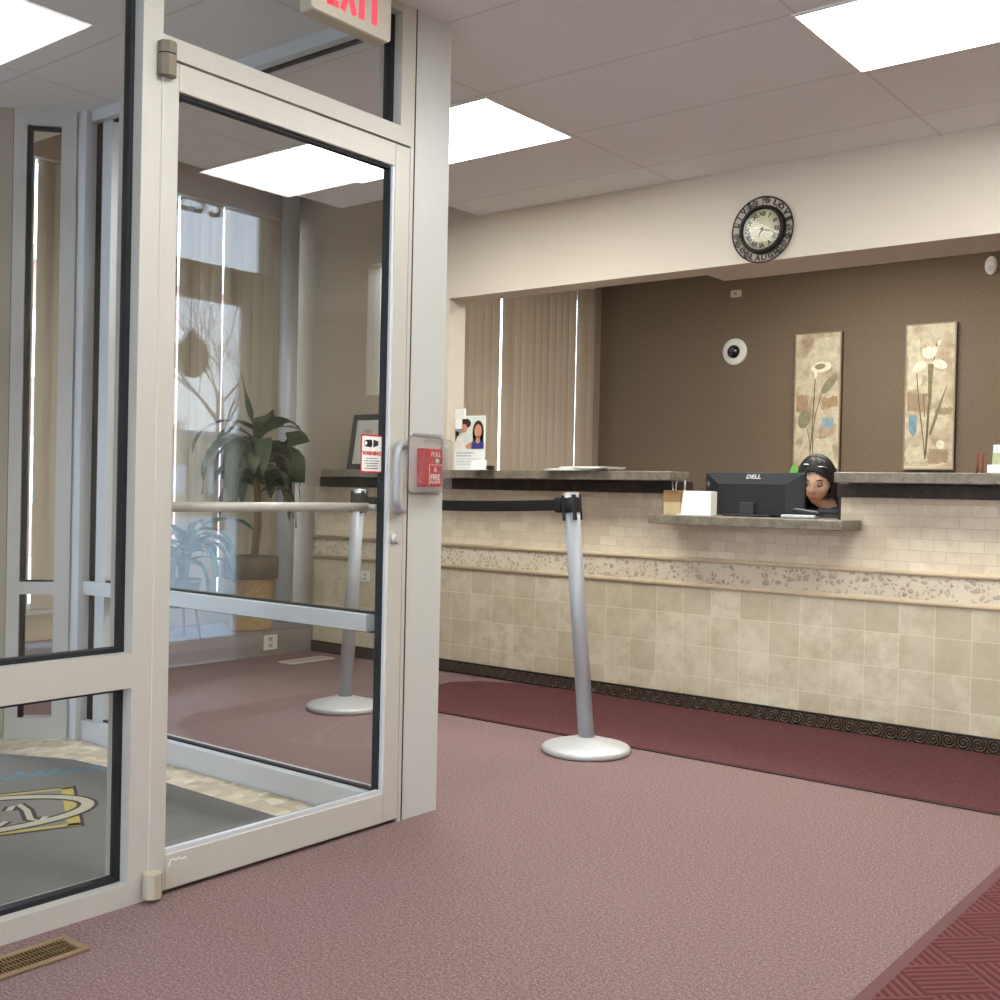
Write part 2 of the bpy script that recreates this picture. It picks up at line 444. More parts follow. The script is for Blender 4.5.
        for q in me.vertices:
            a, b = q.co.x * c - q.co.y * sn, q.co.x * sn + q.co.y * c
            vs.append(o + u * a + v * b + n * (q.co.z + th / 2))
        s.add(vs, [list(p.vertices) for p in me.polygons])
        bpy.data.objects.remove(ob); bpy.data.meshes.remove(me); bpy.data.curves.remove(cu)
        return s
    def build(s, name, mat, parent=None, origin=None, local=False, fix=True):
        me = bpy.data.meshes.new(name)
        if local: base = Vector((0, 0, 0)); loc = Vector((0, 0, 0))
        elif parent is not None:
            p = parent; base = Vector(p.location)
            while p.parent is not None: p = p.parent; base = base + Vector(p.location)
            loc = Vector((0, 0, 0))
        else:
            if origin is None:
                lo = [min(q[i] for q in s.v) for i in range(3)]; hi = [max(q[i] for q in s.v) for i in range(3)]
                origin = ((lo[0] + hi[0]) / 2, (lo[1] + hi[1]) / 2, lo[2])
            base = Vector(origin); loc = base
        me.from_pydata([q - base for q in s.v], [], s.f)
        me.polygons.foreach_set('use_smooth', s.sm)
        if fix:
            bm = bmesh.new(); bm.from_mesh(me); bmesh.ops.recalc_face_normals(bm, faces=bm.faces); bm.to_mesh(me); bm.free()
        me.materials.append(mat)
        ob = bpy.data.objects.new(name, me); COL.objects.link(ob); ob.location = loc
        if parent is not None: ob.parent = parent
        return ob

def thing(name, label, cat, loc, rz=0.0, group=None):
    o = bpy.data.objects.new(name, None); COL.objects.link(o); o.empty_display_size = .05
    o.location = loc; o.rotation_euler = (0, 0, rz); o['label'] = label; o['category'] = cat
    if group: o['group'] = group
    return o
def tag(o, label, cat, group=None, kind=None):
    o['label'] = label; o['category'] = cat
    if group: o['group'] = group
    if kind: o['kind'] = kind
    return o
def struct(o, label=None, cat=None):
    o['kind'] = 'structure'
    if label: o['label'] = label
    if cat: o['category'] = cat
    return o
def sroot(name, loc, label, cat):
    o = bpy.data.objects.new(name, None); COL.objects.link(o); o.location = loc
    return struct(o, label, cat)
X, Y, Z = Vector((1, 0, 0)), Vector((0, 1, 0)), Vector((0, 0, 1))
def arc(cx, cy, r, a0, a1, n): return [(cx + r * math.cos(a0 + (a1 - a0) * i / n), cy + r * math.sin(a0 + (a1 - a0) * i / n)) for i in range(n + 1)]

# ================================================================== THE SETTING
P = -2.458            # lobby face of the glazed entrance wall
H = 2.584             # ceiling
struct(MB().box(-6.4, 1.3, -3.2, 7.3, -.12, 0).build('floor', CARPET), 'pink flecked carpet covering the lobby floor', 'floor')
struct(MB().box(-5.0, P - .04, .2, 2.545, 0.0, .004).build('floor_vestibule', m_stonefloor()), 'cream pebble tile floor showing along the vestibule glass', 'floor')
c = MB()
c.box(-4.0, .3, 2.64, 5.2, H, H + .06); c.box(P - .04, .3, -3.2, 2.64, H, H + .06); c.box(-4.52, -4.0, 2.64, 4.25, H, H + .06); c.box(-5.06, P - .04, .1, 2.64, H - .004, H + .06)
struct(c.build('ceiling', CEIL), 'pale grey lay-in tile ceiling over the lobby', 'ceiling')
struct(MB().box(-4.7, 1.3, 5.2, 7.3, H + .02, H + .08).build('ceiling_office', CEIL2), 'plain ceiling over the reception office', 'ceiling')
struct(MB().box(-6.4, -3.9, 2.05, 5.3, 3.1, 3.2).box(.2, 1.3, -3.2, 5.3, 3.1, 3.2).box(-5.6, -3.95, 2.5, 2.64, H + .06, 3.1).box(-4.02, -4.0, 4.25, 4.8, H + .06, 3.1).box(-4.54, -4.52, 2.64, 4.25, H + .06, 3.1).box(-4.52, -4.0, 4.23, 4.25, H + .06, 3.1).box(.3, .32, -3.2, 4.8, H + .06, 3.1).build('ceiling_recess', CEIL2), 'raised ceiling recess above the plant window', 'ceiling')
# soffit over the counter
s_ = MB().box(-4.2, -2.66, 4.80, 4.96, 2.144, 3.1).box(-2.66, 1.1, 4.80, 5.14, 2.144, 3.1)
s_.box(-4.36, -4.2, 4.80, 4.94, 1.1735, 3.1)
struct(s_.build('wall_soffit', CREAM), 'cream soffit wall above the reception opening', 'wall')
struct(MB().box(-4.75, 1.2, 7.05, 7.2, 0, H + .02).build('wall_back', WPAPER), 'dark brown textured wall behind the reception', 'wall')
# office window wall (X = -4.66) with a window opening, Y 5.2 .. 6.80
o_ = MB().box(-4.8, -4.66, 5.26, 7.2, 0, .7).box(-4.8, -4.66, 5.26, 7.2, 2.5, H + .02).box(-4.672, -4.66, 6.80, 7.05, .7, 2.5).box(-4.8, -4.66, 5.26, 5.30, .7, 2.5).box(-4.8, -4.66, 7.05, 7.2, .7, 2.5)
struct(o_.build('wall_office_left', TAUPE), 'taupe wall beside the office window', 'wall')
# set-back wall left of the reception opening, with a made-up slot imitating a reflection
b_ = MB().box(-6.2, -5.20, 5.14, 5.26, 0, 3.1).box(-5.06, -4.60, 5.14, 5.26, 0, 3.1).box(-5.20, -5.06, 5.14, 5.26, 0, 1.66).box(-5.20, -5.06, 5.14, 5.26, 2.5, 3.1)
b_.box(-4.66, -4.36, 4.965, 5.05, 1.1285, 3.1).box(-4.66, -4.60, 5.05, 5.14, 1.1285, 3.1)
struct(b_.build('wall_counter_end', BEIGE), 'beige wall behind the left end of the counter', 'wall')
nw = sroot('window_reflection', (-5.13, 5.2, 1.66), 'made-up window slot standing in for a bright reflection, left of reception', 'window')
MB().box(-5.20, -5.06, 5.19, 5.20, 1.66, 2.5).build('pane', GLASS, nw)
# bay with plants: front plinth, ledge, outside wall
struct(MB().box(-6.2, -5.49, 2.9, 5.14, 0, .14).build('trim_ledge', GREYP), 'low grey plinth ledge under the plant window', 'ledge')
struct(MB().box(-6.05, -5.52, 2.92, 5.13, .14, .15).build('floor_ledge', LEDGEC), 'mauve carpet on the window ledge', 'floor')
w_ = MB().box(-6.2, -6.05, 2.15, 5.2, 0, .3).box(-6.2, -6.05, 2.15, 5.2, 2.95, 3.2).box(-6.2, -6.05, 5.0, 5.2, .3, 2.95)
w_.box(-6.2, -6.05, 2.15, 2.9, .3, 2.95).box(-6.2, -4.93, 2.05, 2.15, 0, 3.2).box(-5.92, -5.87, 2.6, 5.14, 2.85, 3.1)
struct(w_.build('wall_bay', BEIGE), 'beige outside wall around the plant window', 'wall')
bw = sroot('window_5', (-6.1, 3.95, .3), 'tall plant window behind vertical blinds', 'window')
MB().box(-6.11, -6.10, 2.9, 5.0, .3, 2.95).build('pane', GLASS, bw)
fr_ = MB()
for y0 in (2.9, 3.93, 4.95): fr_.box(-6.14, -6.06, y0, y0 + .05, .3, 2.95)
fr_.box(-6.14, -6.06, 2.9, 5.0, .3, .36); fr_.box(-6.14, -6.06, 2.9, 5.0, 2.89, 2.95)
fr_.build('window_frame', ALU2, bw)
pl_ = sroot('trim_post', (-5.8, 5.0, .15), 'round silver post in the window corner behind the tall plant', 'post')
MB().lathe([(.062, 0), (.062, 2.95)], (-5.8, 5.0, .15), 24).build('post_shaft', ALUW, pl_)
RX = 1.0
struct(MB().box(RX, RX + .15, -3.2, 7.2, 0, 3.2).build('wall_right', CREAM), 'cream right wall of the lobby', 'wall')

struct(MB().box(-2.6, RX + .15, -3.3, -3.15, 0, .12).box(-2.6, RX + .15, -3.3, -3.15, 2.55, 3.2).box(-2.6, -2.4, -3.3, -3.15, .12, 2.55).box(.9, RX + .15, -3.3, -3.15, .12, 2.55).build('wall_rear', CREAM), 'cream wall behind the viewer', 'wall')
bk_ = sroot('window_fill', (-.75, -3.2, .3), 'unseen wide window added behind the viewer for fill light', 'window')  # unseen opening added so more daylight reaches the ceiling
MB().box(-2.4, .9, -3.22, -3.21, .12, 2.55).build('pane', GLASS, bk_)
MB().box(-2.4, .9, -3.25, -3.18, .12, .17).box(-2.4, .9, -3.25, -3.18, 2.5, 2.55).box(-2.4, -2.35, -3.25, -3.18, .17, 2.5).box(.85, .9, -3.25, -3.18, .17, 2.5).box(-.78, -.73, -3.25, -3.18, .17, 2.5).build('window_frame', ALU2, bk_)
struct(MB().box(P - .12, P, -3.15, .1, 0, H).box(-5.25, P - .06, .05, .2, 0, H).build('wall_left', CREAM), 'cream wall left of the glazed entrance', 'wall')
# ---- glazed entrance wall
def gl_strip(mb, a, b, z0, z1): mb.box(P - .055, P - .045, a, b, z0, z1)
FX0, FX1 = P - .10, P
w1 = sroot('window_1', (P - .05, .9, 0), 'tall fixed glass panel left of the entrance door', 'window')
f = MB().box(FX0, FX1, .10, 1.632, 0, .055).box(FX0, FX1, .10, .16, .055, H).box(FX0, FX1, .16, 1.632, .548, .635).box(FX0, FX1, .16, 1.632, H - .05, H)
f.build('window_frame', ALU, w1)
MB().box(P - .055, P - .045, .16, 1.632, .055, .548).build('pane', GLASS, w1)
MB().box(P - .055, P - .045, .16, 1.632, .635, H - .05).build('pane', GLASS, w1)
g = MB()
for z0, z1 in ((.055, .548), (.635, H - .05)):
    g.box(P - .062, P - .036, 1.620, 1.632, z0, z1); g.box(P - .066, P - .034, .16, 1.62, z0, z0 + .012); g.box(P - .066, P - .034, .16, 1.62, z1 - .012, z1)
g.build('gasket', GASKET, w1)
# door frame: hinge mullion, header, strike jamb
df = sroot('trim_door_frame', (P - .05, 2.15, 0), 'champagne aluminium frame around the entrance door', 'door frame')
MB().box(FX0, FX1, 1.632, 1.69, 0, H).box(FX0, FX1, 1.69, 2.622, 2.146, 2.20).box(FX0, FX1, 2.606, 2.622, 0, 2.146).box(FX0, FX1, 2.56, 2.622, 2.20, H).box(FX0, FX1, 1.69, 2.56, H - .03, H).build('jamb', ALU, df)
MB().box(P - .02, P + .0015, 2.622, 2.626, 0, H).build('shadow_gap', GASKET, df)  # solid black strip stands in for the shade in this joint
w2 = sroot('window_2', (P - .05, 2.12, 2.2), 'transom glass above the entrance door', 'window')
MB().box(P - .055, P - .045, 1.69, 2.56, 2.20, H - .03).build('pane', GLASS, w2)
g = MB().box(P - .066, P - .034, 2.545, 2.56, 2.20, H - .03).box(P - .066, P - .034, 1.69, 1.705, 2.20, H - .03).box(P - .066, P - .034, 1.705, 2.545, 2.20, 2.21).box(P - .066, P - .034, 1.705, 2.545, H - .042, H - .03)
g.build('gasket', GASKET, w2)
struct(MB().box(FX0 - .02, FX1, 2.626, 2.792, 0, H).build('trim_column', ALU2), 'wide aluminium column beside the door handle', 'column')
# door leaf
d1 = sroot('door_1', (P - .03, 1.70, .012), 'glass entrance door in champagne aluminium frame', 'door')
DX0, DX1 = P - .05, P + .004
f = MB().box(DX0, DX1, 1.688, 1.738, .012, 2.138, .003).box(DX0, DX1, 2.536, 2.602, .012, 2.138, .003).box(DX0, DX1, 1.738, 2.536, .012, .105, .003).box(DX0, DX1, 1.738, 2.536, 2.066, 2.138, .003)
f.build('door_frame', ALU, d1)
MB().box(P - .028, P - .020, 1.738, 2.536, .105, 2.066).build('pane', GLASS, d1)
g = MB().box(P - .034, P - .008, 2.521, 2.536, .105, 2.066).box(P - .034, P - .008, 1.738, 2.521, .105, .111).box(P - .034, P - .008, 1.738, 2.521, 2.058, 2.066)
g.build('gasket', GASKET, d1)
MB().box(P - .020, P + .001, 2.527, 2.536, .117, 2.066).box(P - .016, P + .001, 1.738, 2.536, .105, .117).build('glazing_bead', ALUW, d1)
# push bar on the vestibule side
pb = MB().tube([(P - .085, 1.735, 1.0), (P - .085, 2.53, 1.0)], .014, 14)
for yy in (1.735, 2.53): pb.tube([(P - .085, yy, 1.0), (P - .04, yy, 1.0)], .010, 10)
pb.build('push_bar', ALU, d1)
hp = [(P + .005, 2.572, 1.20)] + [(P + .045 + .0 * 0, 2.572, 1.20)]
pts = [(P, 2.575, 1.198)]
for a in range(0, 7): t = a / 6 * PI / 2; pts.append((P + .028 + .034 * math.sin(t), 2.575 - .0, 1.198 - .034 + .034 * math.cos(t)))
for a in range(0, 7): t = a / 6 * PI / 2; pts.append((P + .028 + .034 * math.cos(t), 2.575, .996 + .034 - .034 * math.sin(t)))
pts.append((P, 2.575, .996))
pts = [(P + (x - P) * .8, y + .030 - .085 * min(1, (x - P) / .062), z) for x, y, z in pts]
MB().tube(pts, .0125, 14).build('pull_handle', POLEM, d1)
lk = MB().lathe([(.017, 0), (.017, .008), (.012, .012), (.012, .014)], (P + .004, 2.562, .905), 20, Matrix.Rotation(PI / 2, 4, 'Y'))
lk.build('lock_cylinder', STEEL, d1)
for zz, hh in ((2.09, .085), (.012, .062)):
    hb = MB()
    oc = [(.024 * math.cos(PI / 8 + k * PI / 4), .024 * math.sin(PI / 8 + k * PI / 4)) for k in range(8)]
    if zz > 1:
        hb.prism(oc, (P + .012, 1.694, zz), X, Y, hh * .62); hb.prism(oc, (P + .012, 1.694, zz + hh * .66), X, Y, hh * .34)
        hb.build('pivot_hinge', plain('bronze_hinge', lin(132, 122, 106), .4, .4), d1)
    else:
        hb.prism(oc, (P + .02, 1.690, zz), X, Y, hh); hb.build('pivot_hinge', plain('pale_hinge', lin(196, 188, 166), .45, .3), d1)
MB().stroke([(0, 0), (.004, .014), (.012, .018), (.022, .012), (.03, .016), (.042, .010), (.05, .014), (.055, .006)], .004, (P + .0045, 1.748, .072), Y, Z, .0008).build('maker_mark', PAPER, d1)

# ---- far vestibule glass wall (Y = 2.66) and corner facet
V = 2.55
w3 = sroot('window_3', (-3.4, V + .04, 0), 'inner glass wall of the vestibule facing the plants', 'window')
f = MB().box(-4.20, P - .1005, V, V + .09, 0, .085).box(-4.20, P - .1005, V, V + .09, .601, .654).box(-4.20, P - .1005, V, V + .09, H - .05, H)
f.box(-4.29, -4.20, V - .02, V + .09, 0, H).box(-4.157, -4.09, V + .03, V + .09, .085, H - .05)
f.build('window_frame', ALUW, w3)
MB().box(-4.20, P - .1005, V + .04, V + .05, .085, .601).build('pane', GLASS, w3)
MB().box(-4.20, P - .1005, V + .04, V + .05, .654, H - .05).build('pane', GLASS, w3)
g = MB().box(-4.20, -4.157, V + .03, V + .07, .085, H - .05)
for z in (.085, .593, .654, H - .058): g.box(-4.157, P - .1005, V + .035, V + .055, z, z + .008)
g.build('gasket', GASKET, w3)
w4 = sroot('window_4', (-4.5, 2.45, 0), 'narrow angled glass strip at the vestibule corner', 'window')
FC = Vector((-4.275, 2.50, 0)); FD = Vector((-.68, -.733, 0)).normalized(); FN = Vector((FD.y, -FD.x, 0)) * -1
if FN.dot(Vector((1, -1, 0))) < 0: FN = -FN
def fbox(mb, s0, s1, n0, n1, z0, z1):
    R = Matrix((( FD.x, FN.x, 0), (FD.y, FN.y, 0), (0, 0, 1)))
    c = FC + FD * ((s0 + s1) / 2) + FN * ((n0 + n1) / 2) + Z * ((z0 + z1) / 2)
    return mb.obox(c, (s1 - s0, abs(n1 - n0), z1 - z0), R)
f = MB(); fbox(f, -.03, .03, -.06, 0, 0, H - .0); fbox(f, .165, .215, -.06, 0.0, 0, H); fbox(f, .03, .165, -.06, 0, 0, .09); fbox(f, .03, .165, -.06, 0, .597, .648); fbox(f, .03, .165, -.06, 0, 2.515, H)
f.build('window_frame', ALUW, w4)
g = MB(); fbox(g, .148, .165, -.04, -.01, .09, 2.515); fbox(g, .03, .148, -.04, -.015, 2.50, 2.515); fbox(g, .03, .148, -.04, -.015, .648, .654)
g.build('gasket', GASKET, w4)
g = MB(); fbox(g, .03, .15, -.035, -.025, .09, 2.515); g.build('pane', GLASS, w4)
vb = MB(); fbox(vb, .22, .95, -.05, -.01, 0, H); vb.box(-5.08, -4.95, .1, 1.05, 0, H).box(-5.08, -4.95, 1.05, 1.82, 2.085, 2.238).box(-5.08, -4.95, 1.05, 1.15, 0, 2.085)
struct(vb.build('wall_vestibule', m_paint('pale_vestibule_panel', lin(196, 190, 176))), 'pale panel at the outer side of the vestibule', 'wall')

d2 = sroot('door_2', (-5.02, 1.45, 0), 'outer glass street door of the vestibule', 'door')
MB().box(-5.03, -5.02, 1.19, 1.76, .10, 2.055).build('pane', GLASS, d2)
MB().box(-5.05, -4.99, 1.15, 1.19, 0, 2.085).box(-5.05, -4.99, 1.76, 1.82, 0, 2.085).box(-5.05, -4.99, 1.19, 1.76, 0, .10).box(-5.05, -4.99, 1.19, 1.76, 2.055, 2.085).build('door_frame', ALU2, d2)
w10 = sroot('window_10', (-5.02, 1.43, 2.238), 'transom glass with house number above the street door', 'window')
MB().box(-5.03, -5.02, 1.05, 1.82, 2.238, H - .006).build('pane', GLASS, w10)
MB().text('255', .22, (-5.018, 1.50, 2.575), Y * -1, Z, .003, align='CENTER', bold=.003).build('house_number', plain('dark_vinyl', (.10, .10, .105), .6), w10)
# ================================================================== COUNTER
CY = 4.958
rc = thing('reception_counter', 'tiled reception counter front with floral border and dark apron', 'counter', (-2.2, 5.05, 0))
p_ = MB().box(-5.46, .98, CY, 5.12, .07, .615)
p_.build('square_tile_panel', SQT, rc)
MB().box(-5.46, .98, CY, 5.12, .741, .918).box(-5.46, -2.86, CY, 5.12, .918, 1.0655).box(-1.962, .98, CY, 5.12, .918, 1.0655).build('brick_tile_panel', TRAV, rc)
MB().box(-5.46, .98, CY, 5.12, .615, .741).build('floral_border', FRZ, rc)
ls = MB()
for z in (.615, .741):
    ls.tube([(-5.46, CY - .002, z), (.98, CY - .002, z)], .0125, 10)
ls.build('border_moulding', LISTEL, rc)
MB().box(-5.46, .98, CY - .012, 5.12, 0, .072, .004).build('scroll_baseboard', SCR, rc)
MB().box(-5.37, -2.80, CY - .045, 5.12, 1.066, 1.127, .003).box(-1.957, .98, CY - .045, 5.12, 1.066, 1.127, .003).build('apron', APR, rc)
MB().box(-2.88, -2.855, CY - .002, 5.14, .962, 1.066).build('opening_trim', APR, rc)
MB().box(-1.968, -1.955, CY - .002, 5.14, .962, 1.066).build('opening_trim', APR, rc)
for nm, x0, x1, lb in (('countertop', -5.20, -2.735, 'grey stone-look countertop carrying the photo poster, left of the monitor'), ('countertop', -1.915, .98, 'grey stone-look countertop to the right of the woman')):
    tag(MB().box(x0, x1, 4.765, 4.96, 1.1275, 1.173, .004).build(nm, LAM), lb, 'countertop')
tag(MB().box(-2.832, -1.858, 4.73, CY - .001, .918, .962, .004).box(-2.85, -1.97, CY - .004, 5.24, .926, .962).build('transaction_shelf', LAM), 'lower grey shelf under the monitor in the counter opening', 'shelf')
pt = thing('outlet_plate', 'small pale wall plate on the counter tiles behind the far belt post', 'outlet', (-4.985, CY, .48))
MB().box(-5.025, -4.945, CY - .006, CY - .0005, .475, .545, .003).build('plate', WHITE, pt)
MB().box(-4.995, -4.975, CY - .008, CY - .006, .49, .505).box(-4.995, -4.975, CY - .008, CY - .006, .515, .53).build('socket', plain('socket_grey', lin(180, 178, 170), .5), pt)
pt = thing('outlet_plate', 'white wall plate low on the grey window plinth', 'outlet', (-5.49, 4.63, .04))
MB().box(-5.4895, -5.483, 4.575, 4.685, .035, .128, .003).build('plate', WHITE, pt)
MB().box(-5.483, -5.4815, 4.615, 4.645, .05, .075).box(-5.483, -5.4815, 4.615, 4.645, .09, .115).build('socket', plain('socket_grey', lin(180, 178, 170), .5), pt)

# ================================================================== CEILING LIGHTS
def troffer(x0, x1, y0, y1, em, label, z=H):
    t = thing('ceiling_light', label, 'ceiling light', ((x0 + x1) / 2, (y0 + y1) / 2, z - .012), 0, 'recessed fluorescent ceiling lights')
    w_ = .012
    MB().box(x0 - w_, x1 + w_, y0 - w_, y0, z - .008, z - .0005).box(x0 - w_, x1 + w_, y1, y1 + w_, z - .008, z - .0005).box(x0 - w_, x0, y0, y1, z - .008, z - .0005).box(x1, x1 + w_, y0, y1, z - .008, z - .0005).build('light_frame', WHITE, t)
    MB().box(x0, x1, y0, y1, z - .006, z - .001).build('diffuser', em, t)
    return t
troffer(-1.505, -.40, 3.35, 3.915, PANELM, 'bright ceiling light panel nearest the viewer, at the upper right')
troffer(-4.04, -2.778, 3.362, 3.935, PANELM, 'long ceiling light panel partly behind the aluminium column')
troffer(-1.60, -.50, 1.49, 2.07, PANELM, 'ceiling light panel near the viewer, seen mirrored in the fixed glass at the upper left')
troffer(-1.505, -.40, -2.2, -1.62, PANELM, 'unseen ceiling light panel added behind the viewer for fill')  # out of view, added as fill for the lobby
troffer(-2.9, -1.7, 5.45, 6.0, PANELO, 'unseen ceiling light panel added to light the office behind the soffit', H + .02)  # out of view, added to brighten the office and the woman

# ================================================================== EXIT SIGN
ex = thing('exit_sign', 'white exit sign with red letters hanging above the door', 'exit sign', (-2.39, 2.25, H))
def rrect(x0, x1, y0, y1, r, n=5):
    return arc(x1 - r, y1 - r, r, 0, PI / 2, n) + arc(x0 + r, y1 - r, r, PI / 2, PI, n) + arc(x0 + r, y0 + r, r, PI, 1.5 * PI, n) + arc(x1 - r, y0 + r, r, 1.5 * PI, 2 * PI, n)
SIGN = plain('ivory_sign_housing', lin(226, 220, 202), .45, 0, .02)
MB().prism(rrect(2.093, 2.404, 2.384, 2.572, .012), (-2.364, 0, 0), Y, Z, .006).build('face_plate', SIGN, ex)
MB().prism(rrect(2.098, 2.399, 2.382, 2.572, .008), (-2.412, 0, 0), Y, Z, .048).box(-2.41, -2.37, 2.2, 2.3, 2.572, H - .0005).build('housing', plain('beige_sign_housing', lin(196, 186, 164), .5, 0, .03), ex)
t_ = MB()
def bar(a, b, wd): t_.stroke([a, b], wd, (-2.3579, 0, 0), Y, Z, .002)
zb, zt = 2.414, 2.552
bar((2.158, zb), (2.158, zt), .020); bar((2.148, zb + .009), (2.192, zb + .009), .018); bar((2.148, (zb + zt) / 2), (2.186, (zb + zt) / 2), .018); bar((2.148, zt - .009), (2.192, zt - .009), .018)
bar((2.207, zb), (2.255, zt), .020); bar((2.207, zt), (2.255, zb), .020)
bar((2.283, zb), (2.283, zt), .021)
bar((2.334, zb), (2.334, zt), .021); bar((2.303, zt - .009), (2.365, zt - .009), .018)
te = NT('exit_letter_red'); tb = te.bsdf(lin(236, 84, 104), .5); tb.inputs['Emission Color'].default_value = (*lin(255, 90, 110), 1); tb.inputs['Emission Strength'].default_value = .35
t_.build('lettering', te.done(tb), ex)

# ================================================================== FIRE ALARM, WARNING STICKER
pa = thing('fire_alarm_pull', 'red fire alarm pull station in clear cover on aluminium column', 'fire alarm', (P, 2.70, 1.05))
MB().box(P + .0005, P + .036, 2.664, 2.748, 1.069, 1.192, .003).build('alarm_box', RED, pa)
wt_ = MB(); o = (P + .0362, 2.70, 1.172)
wt_.text('PULL', .022, (P + .0362, 2.716, 1.173), Y, Z, .0008)
wt_.text('FIRE', .026, (P + .0362, 2.714, 1.100), Y, Z, .0008, bold=.0006)
wt_.text('ALARM', .015, (P + .0362, 2.714, 1.084), Y, Z, .0008)
wt_.stroke([(2.686, 1.072), (2.686, 1.140), (2.748, 1.140)], .002, (P + .0362, 0, 0), Y, Z, .0008)
wt_.stroke([(2.709, 1.118), (2.714, 1.132), (2.719, 1.118)], .004, (P + .0362, 0, 0), Y, Z, .0008)
wt_.build('lettering', PAPER, pa)
MB().lathe([(.0085, 0), (.0085, .004), (.004, .007)], (P + .036, 2.722, 1.152), 16, Matrix.Rotation(PI / 2, 4, 'Y')).build('key_lock', STEEL, pa)
cv = MB()
pf = rrect(2.618, 2.782, 1.046, 1.232, .02)
n = len(pf)
outer = [(P + .0005, a, b) for a, b in pf]
fr2 = [(P + .06, 2.70 + (a - 2.70) * .86, 1.139 + (b - 1.139) * .9) for a, b in pf]
cv.add(outer + fr2, [[i, (i + 1) % n, (i + 1) % n + n, i + n] for i in range(n)] + [list(range(n, 2 * n))], False)
cv.tube([(P + .004, a, b) for a, b in pf], .004, 8, closed=True)
cv.build('clear_cover', CLEAR, pa, fix=True)
MB().box(P + .002, P + .03, 2.772, 2.786, 1.10, 1.20, .004).box(P + .001, P + .02, 2.64, 2.76, 1.228, 1.24, .003).build('cover_clip', CLEAR, pa)

ws = thing('warning_sticker', 'red bordered camera warning sticker on the door glass', 'sticker', (P - .0195, 2.46, 1.11))
MB().prism(rrect(2.432, 2.524, 1.108, 1.226, .005), (P - .0199, 0, 0), Y, Z, .0008).build('red_border', RED, ws)
MB().prism(rrect(2.437, 2.524, 1.113, 1.221, .004), (P - .0191, 0, 0), Y, Z, .0006).build('white_card', PAPER, ws)
k_ = MB(); O = (P - .0185, .024, 0)
k_.prism(arc(2.431, 1.199, .0105, 0, 2 * PI, 20)[:-1], O, Y, Z, .0006)
k_.prism([(2.431, 1.2095), (2.452, 1.211), (2.456, 1.204), (2.456, 1.192), (2.450, 1.187), (2.431, 1.1885)], O, Y, Z, .0006)
k_.prism([(2.461, 1.211), (2.482, 1.207), (2.482, 1.194), (2.461, 1.187)], O, Y, Z, .0006)
for i, (a, b) in enumerate(((2.432, 2.478), (2.424, 2.486), (2.427, 2.482), (2.434, 2.478), (2.427, 2.485))):
    z = 1.153 - i * .0078; x = a
    while x < b:
        l_ = random.uniform(.004, .010); k_.stroke([(x, z), (min(x + l_, b), z)], .0026, O, Y, Z, .0004); x += l_ + .0025
k_.build('pictogram', BLACK, ws)
k_ = MB().prism(arc(2.427, 1.199, .006, 0, 2 * PI, 16)[:-1], (P - .0178, .024, 0), Y, Z, .0006); k_.build('lens', PAPER, ws)
MB().text('WARNING', .0165, (P - .0185, 2.479, 1.168), Y, Z, .0006, bold=.0008).build('lettering', RED, ws)

# ================================================================== STANCHIONS
def stanchion(base, top, label, belt_to=None, group='belt stanchions'):
    t = thing('stanchion', label, 'stanchion', (base[0], base[1], 0), 0, None)
    b = MB().lathe([(0.0, .001), (.172, .001), (.181, .006), (.181, .022), (.174, .028), (.12, .042), (.06, .058), (.042, .064), (.0, .064)], (base[0], base[1], 0), 48)
    b.build('base', STEEL, t)
    B = Vector((base[0], base[1], .06)); T = Vector(top); d = (T - B).normalized()
    MB().tube([B, T], .0325, 28).build('post', POLEM, t)
    ax = d.to_track_quat('Z', 'Y').to_matrix().to_4x4()
    hd = MB()
    hd.lathe([(.036, -.075), (.039, -.072), (.039, -.018), (.036, -.012)], T, 24, ax)
    for k in range(4):
        a = PI / 4 + k * PI / 2
        R = ax @ Matrix.Rotation(a, 4, 'Z')
        hd.obox(T + R.to_3x3() @ Vector((.036, 0, -.055)), (.012, .016, .105), R, .003)
    if belt_to is not None:
        dd = (Vector(belt_to) - T); dd.z = 0; dd.normalize()
        R = Matrix.Rotation(math.atan2(dd.y, dd.x), 4, 'Z')
        hd.obox(T + dd * .05 + Vector((0, 0, -.045)), (.03, .05, .064), R, .004)
    hd.build('belt_head', BLACK, t)
    MB().lathe([(.0325, 0), (.031, .006), (0, .008)], T, 24, ax).build('post_cap', STEEL, t)
    if belt_to is not None:
        A = T + dd * .06 + Vector((0, 0, -.045)); Bz = Vector(belt_to)
        side = Vector((-dd.y, dd.x, 0)) * .0012
        vs = []; fs = []; N = 20
        for i in range(N + 1):
            q = i / N; p = A.lerp(Bz, q) - Vector((0, 0, .012 * 4 * q * (1 - q)))
            vs += [p + side + Vector((0, 0, .023)), p + side - Vector((0, 0, .023)), p - side - Vector((0, 0, .023)), p - side + Vector((0, 0, .023))]
        for i in range(N):
            for k in range(4):
                fs.append([i * 4 + k, i * 4 + (k + 1) % 4, (i + 1) * 4 + (k + 1) % 4, (i + 1) * 4 + k])
        fs += [[3, 2, 1, 0], [N * 4, N * 4 + 1, N * 4 + 2, N * 4 + 3]]
        MB().add(vs, fs).build('retractable_belt', BELT, t)
    return t
stanchion((-2.56, 3.83), (-2.655, 3.82, 1.052), 'leaning silver belt post in the open, in front of the counter tiles', (-3.82, 3.79, .998))
stanchion((-3.91, 3.765), (-3.865, 3.79, 1.050), 'silver belt post seen through the door glass')

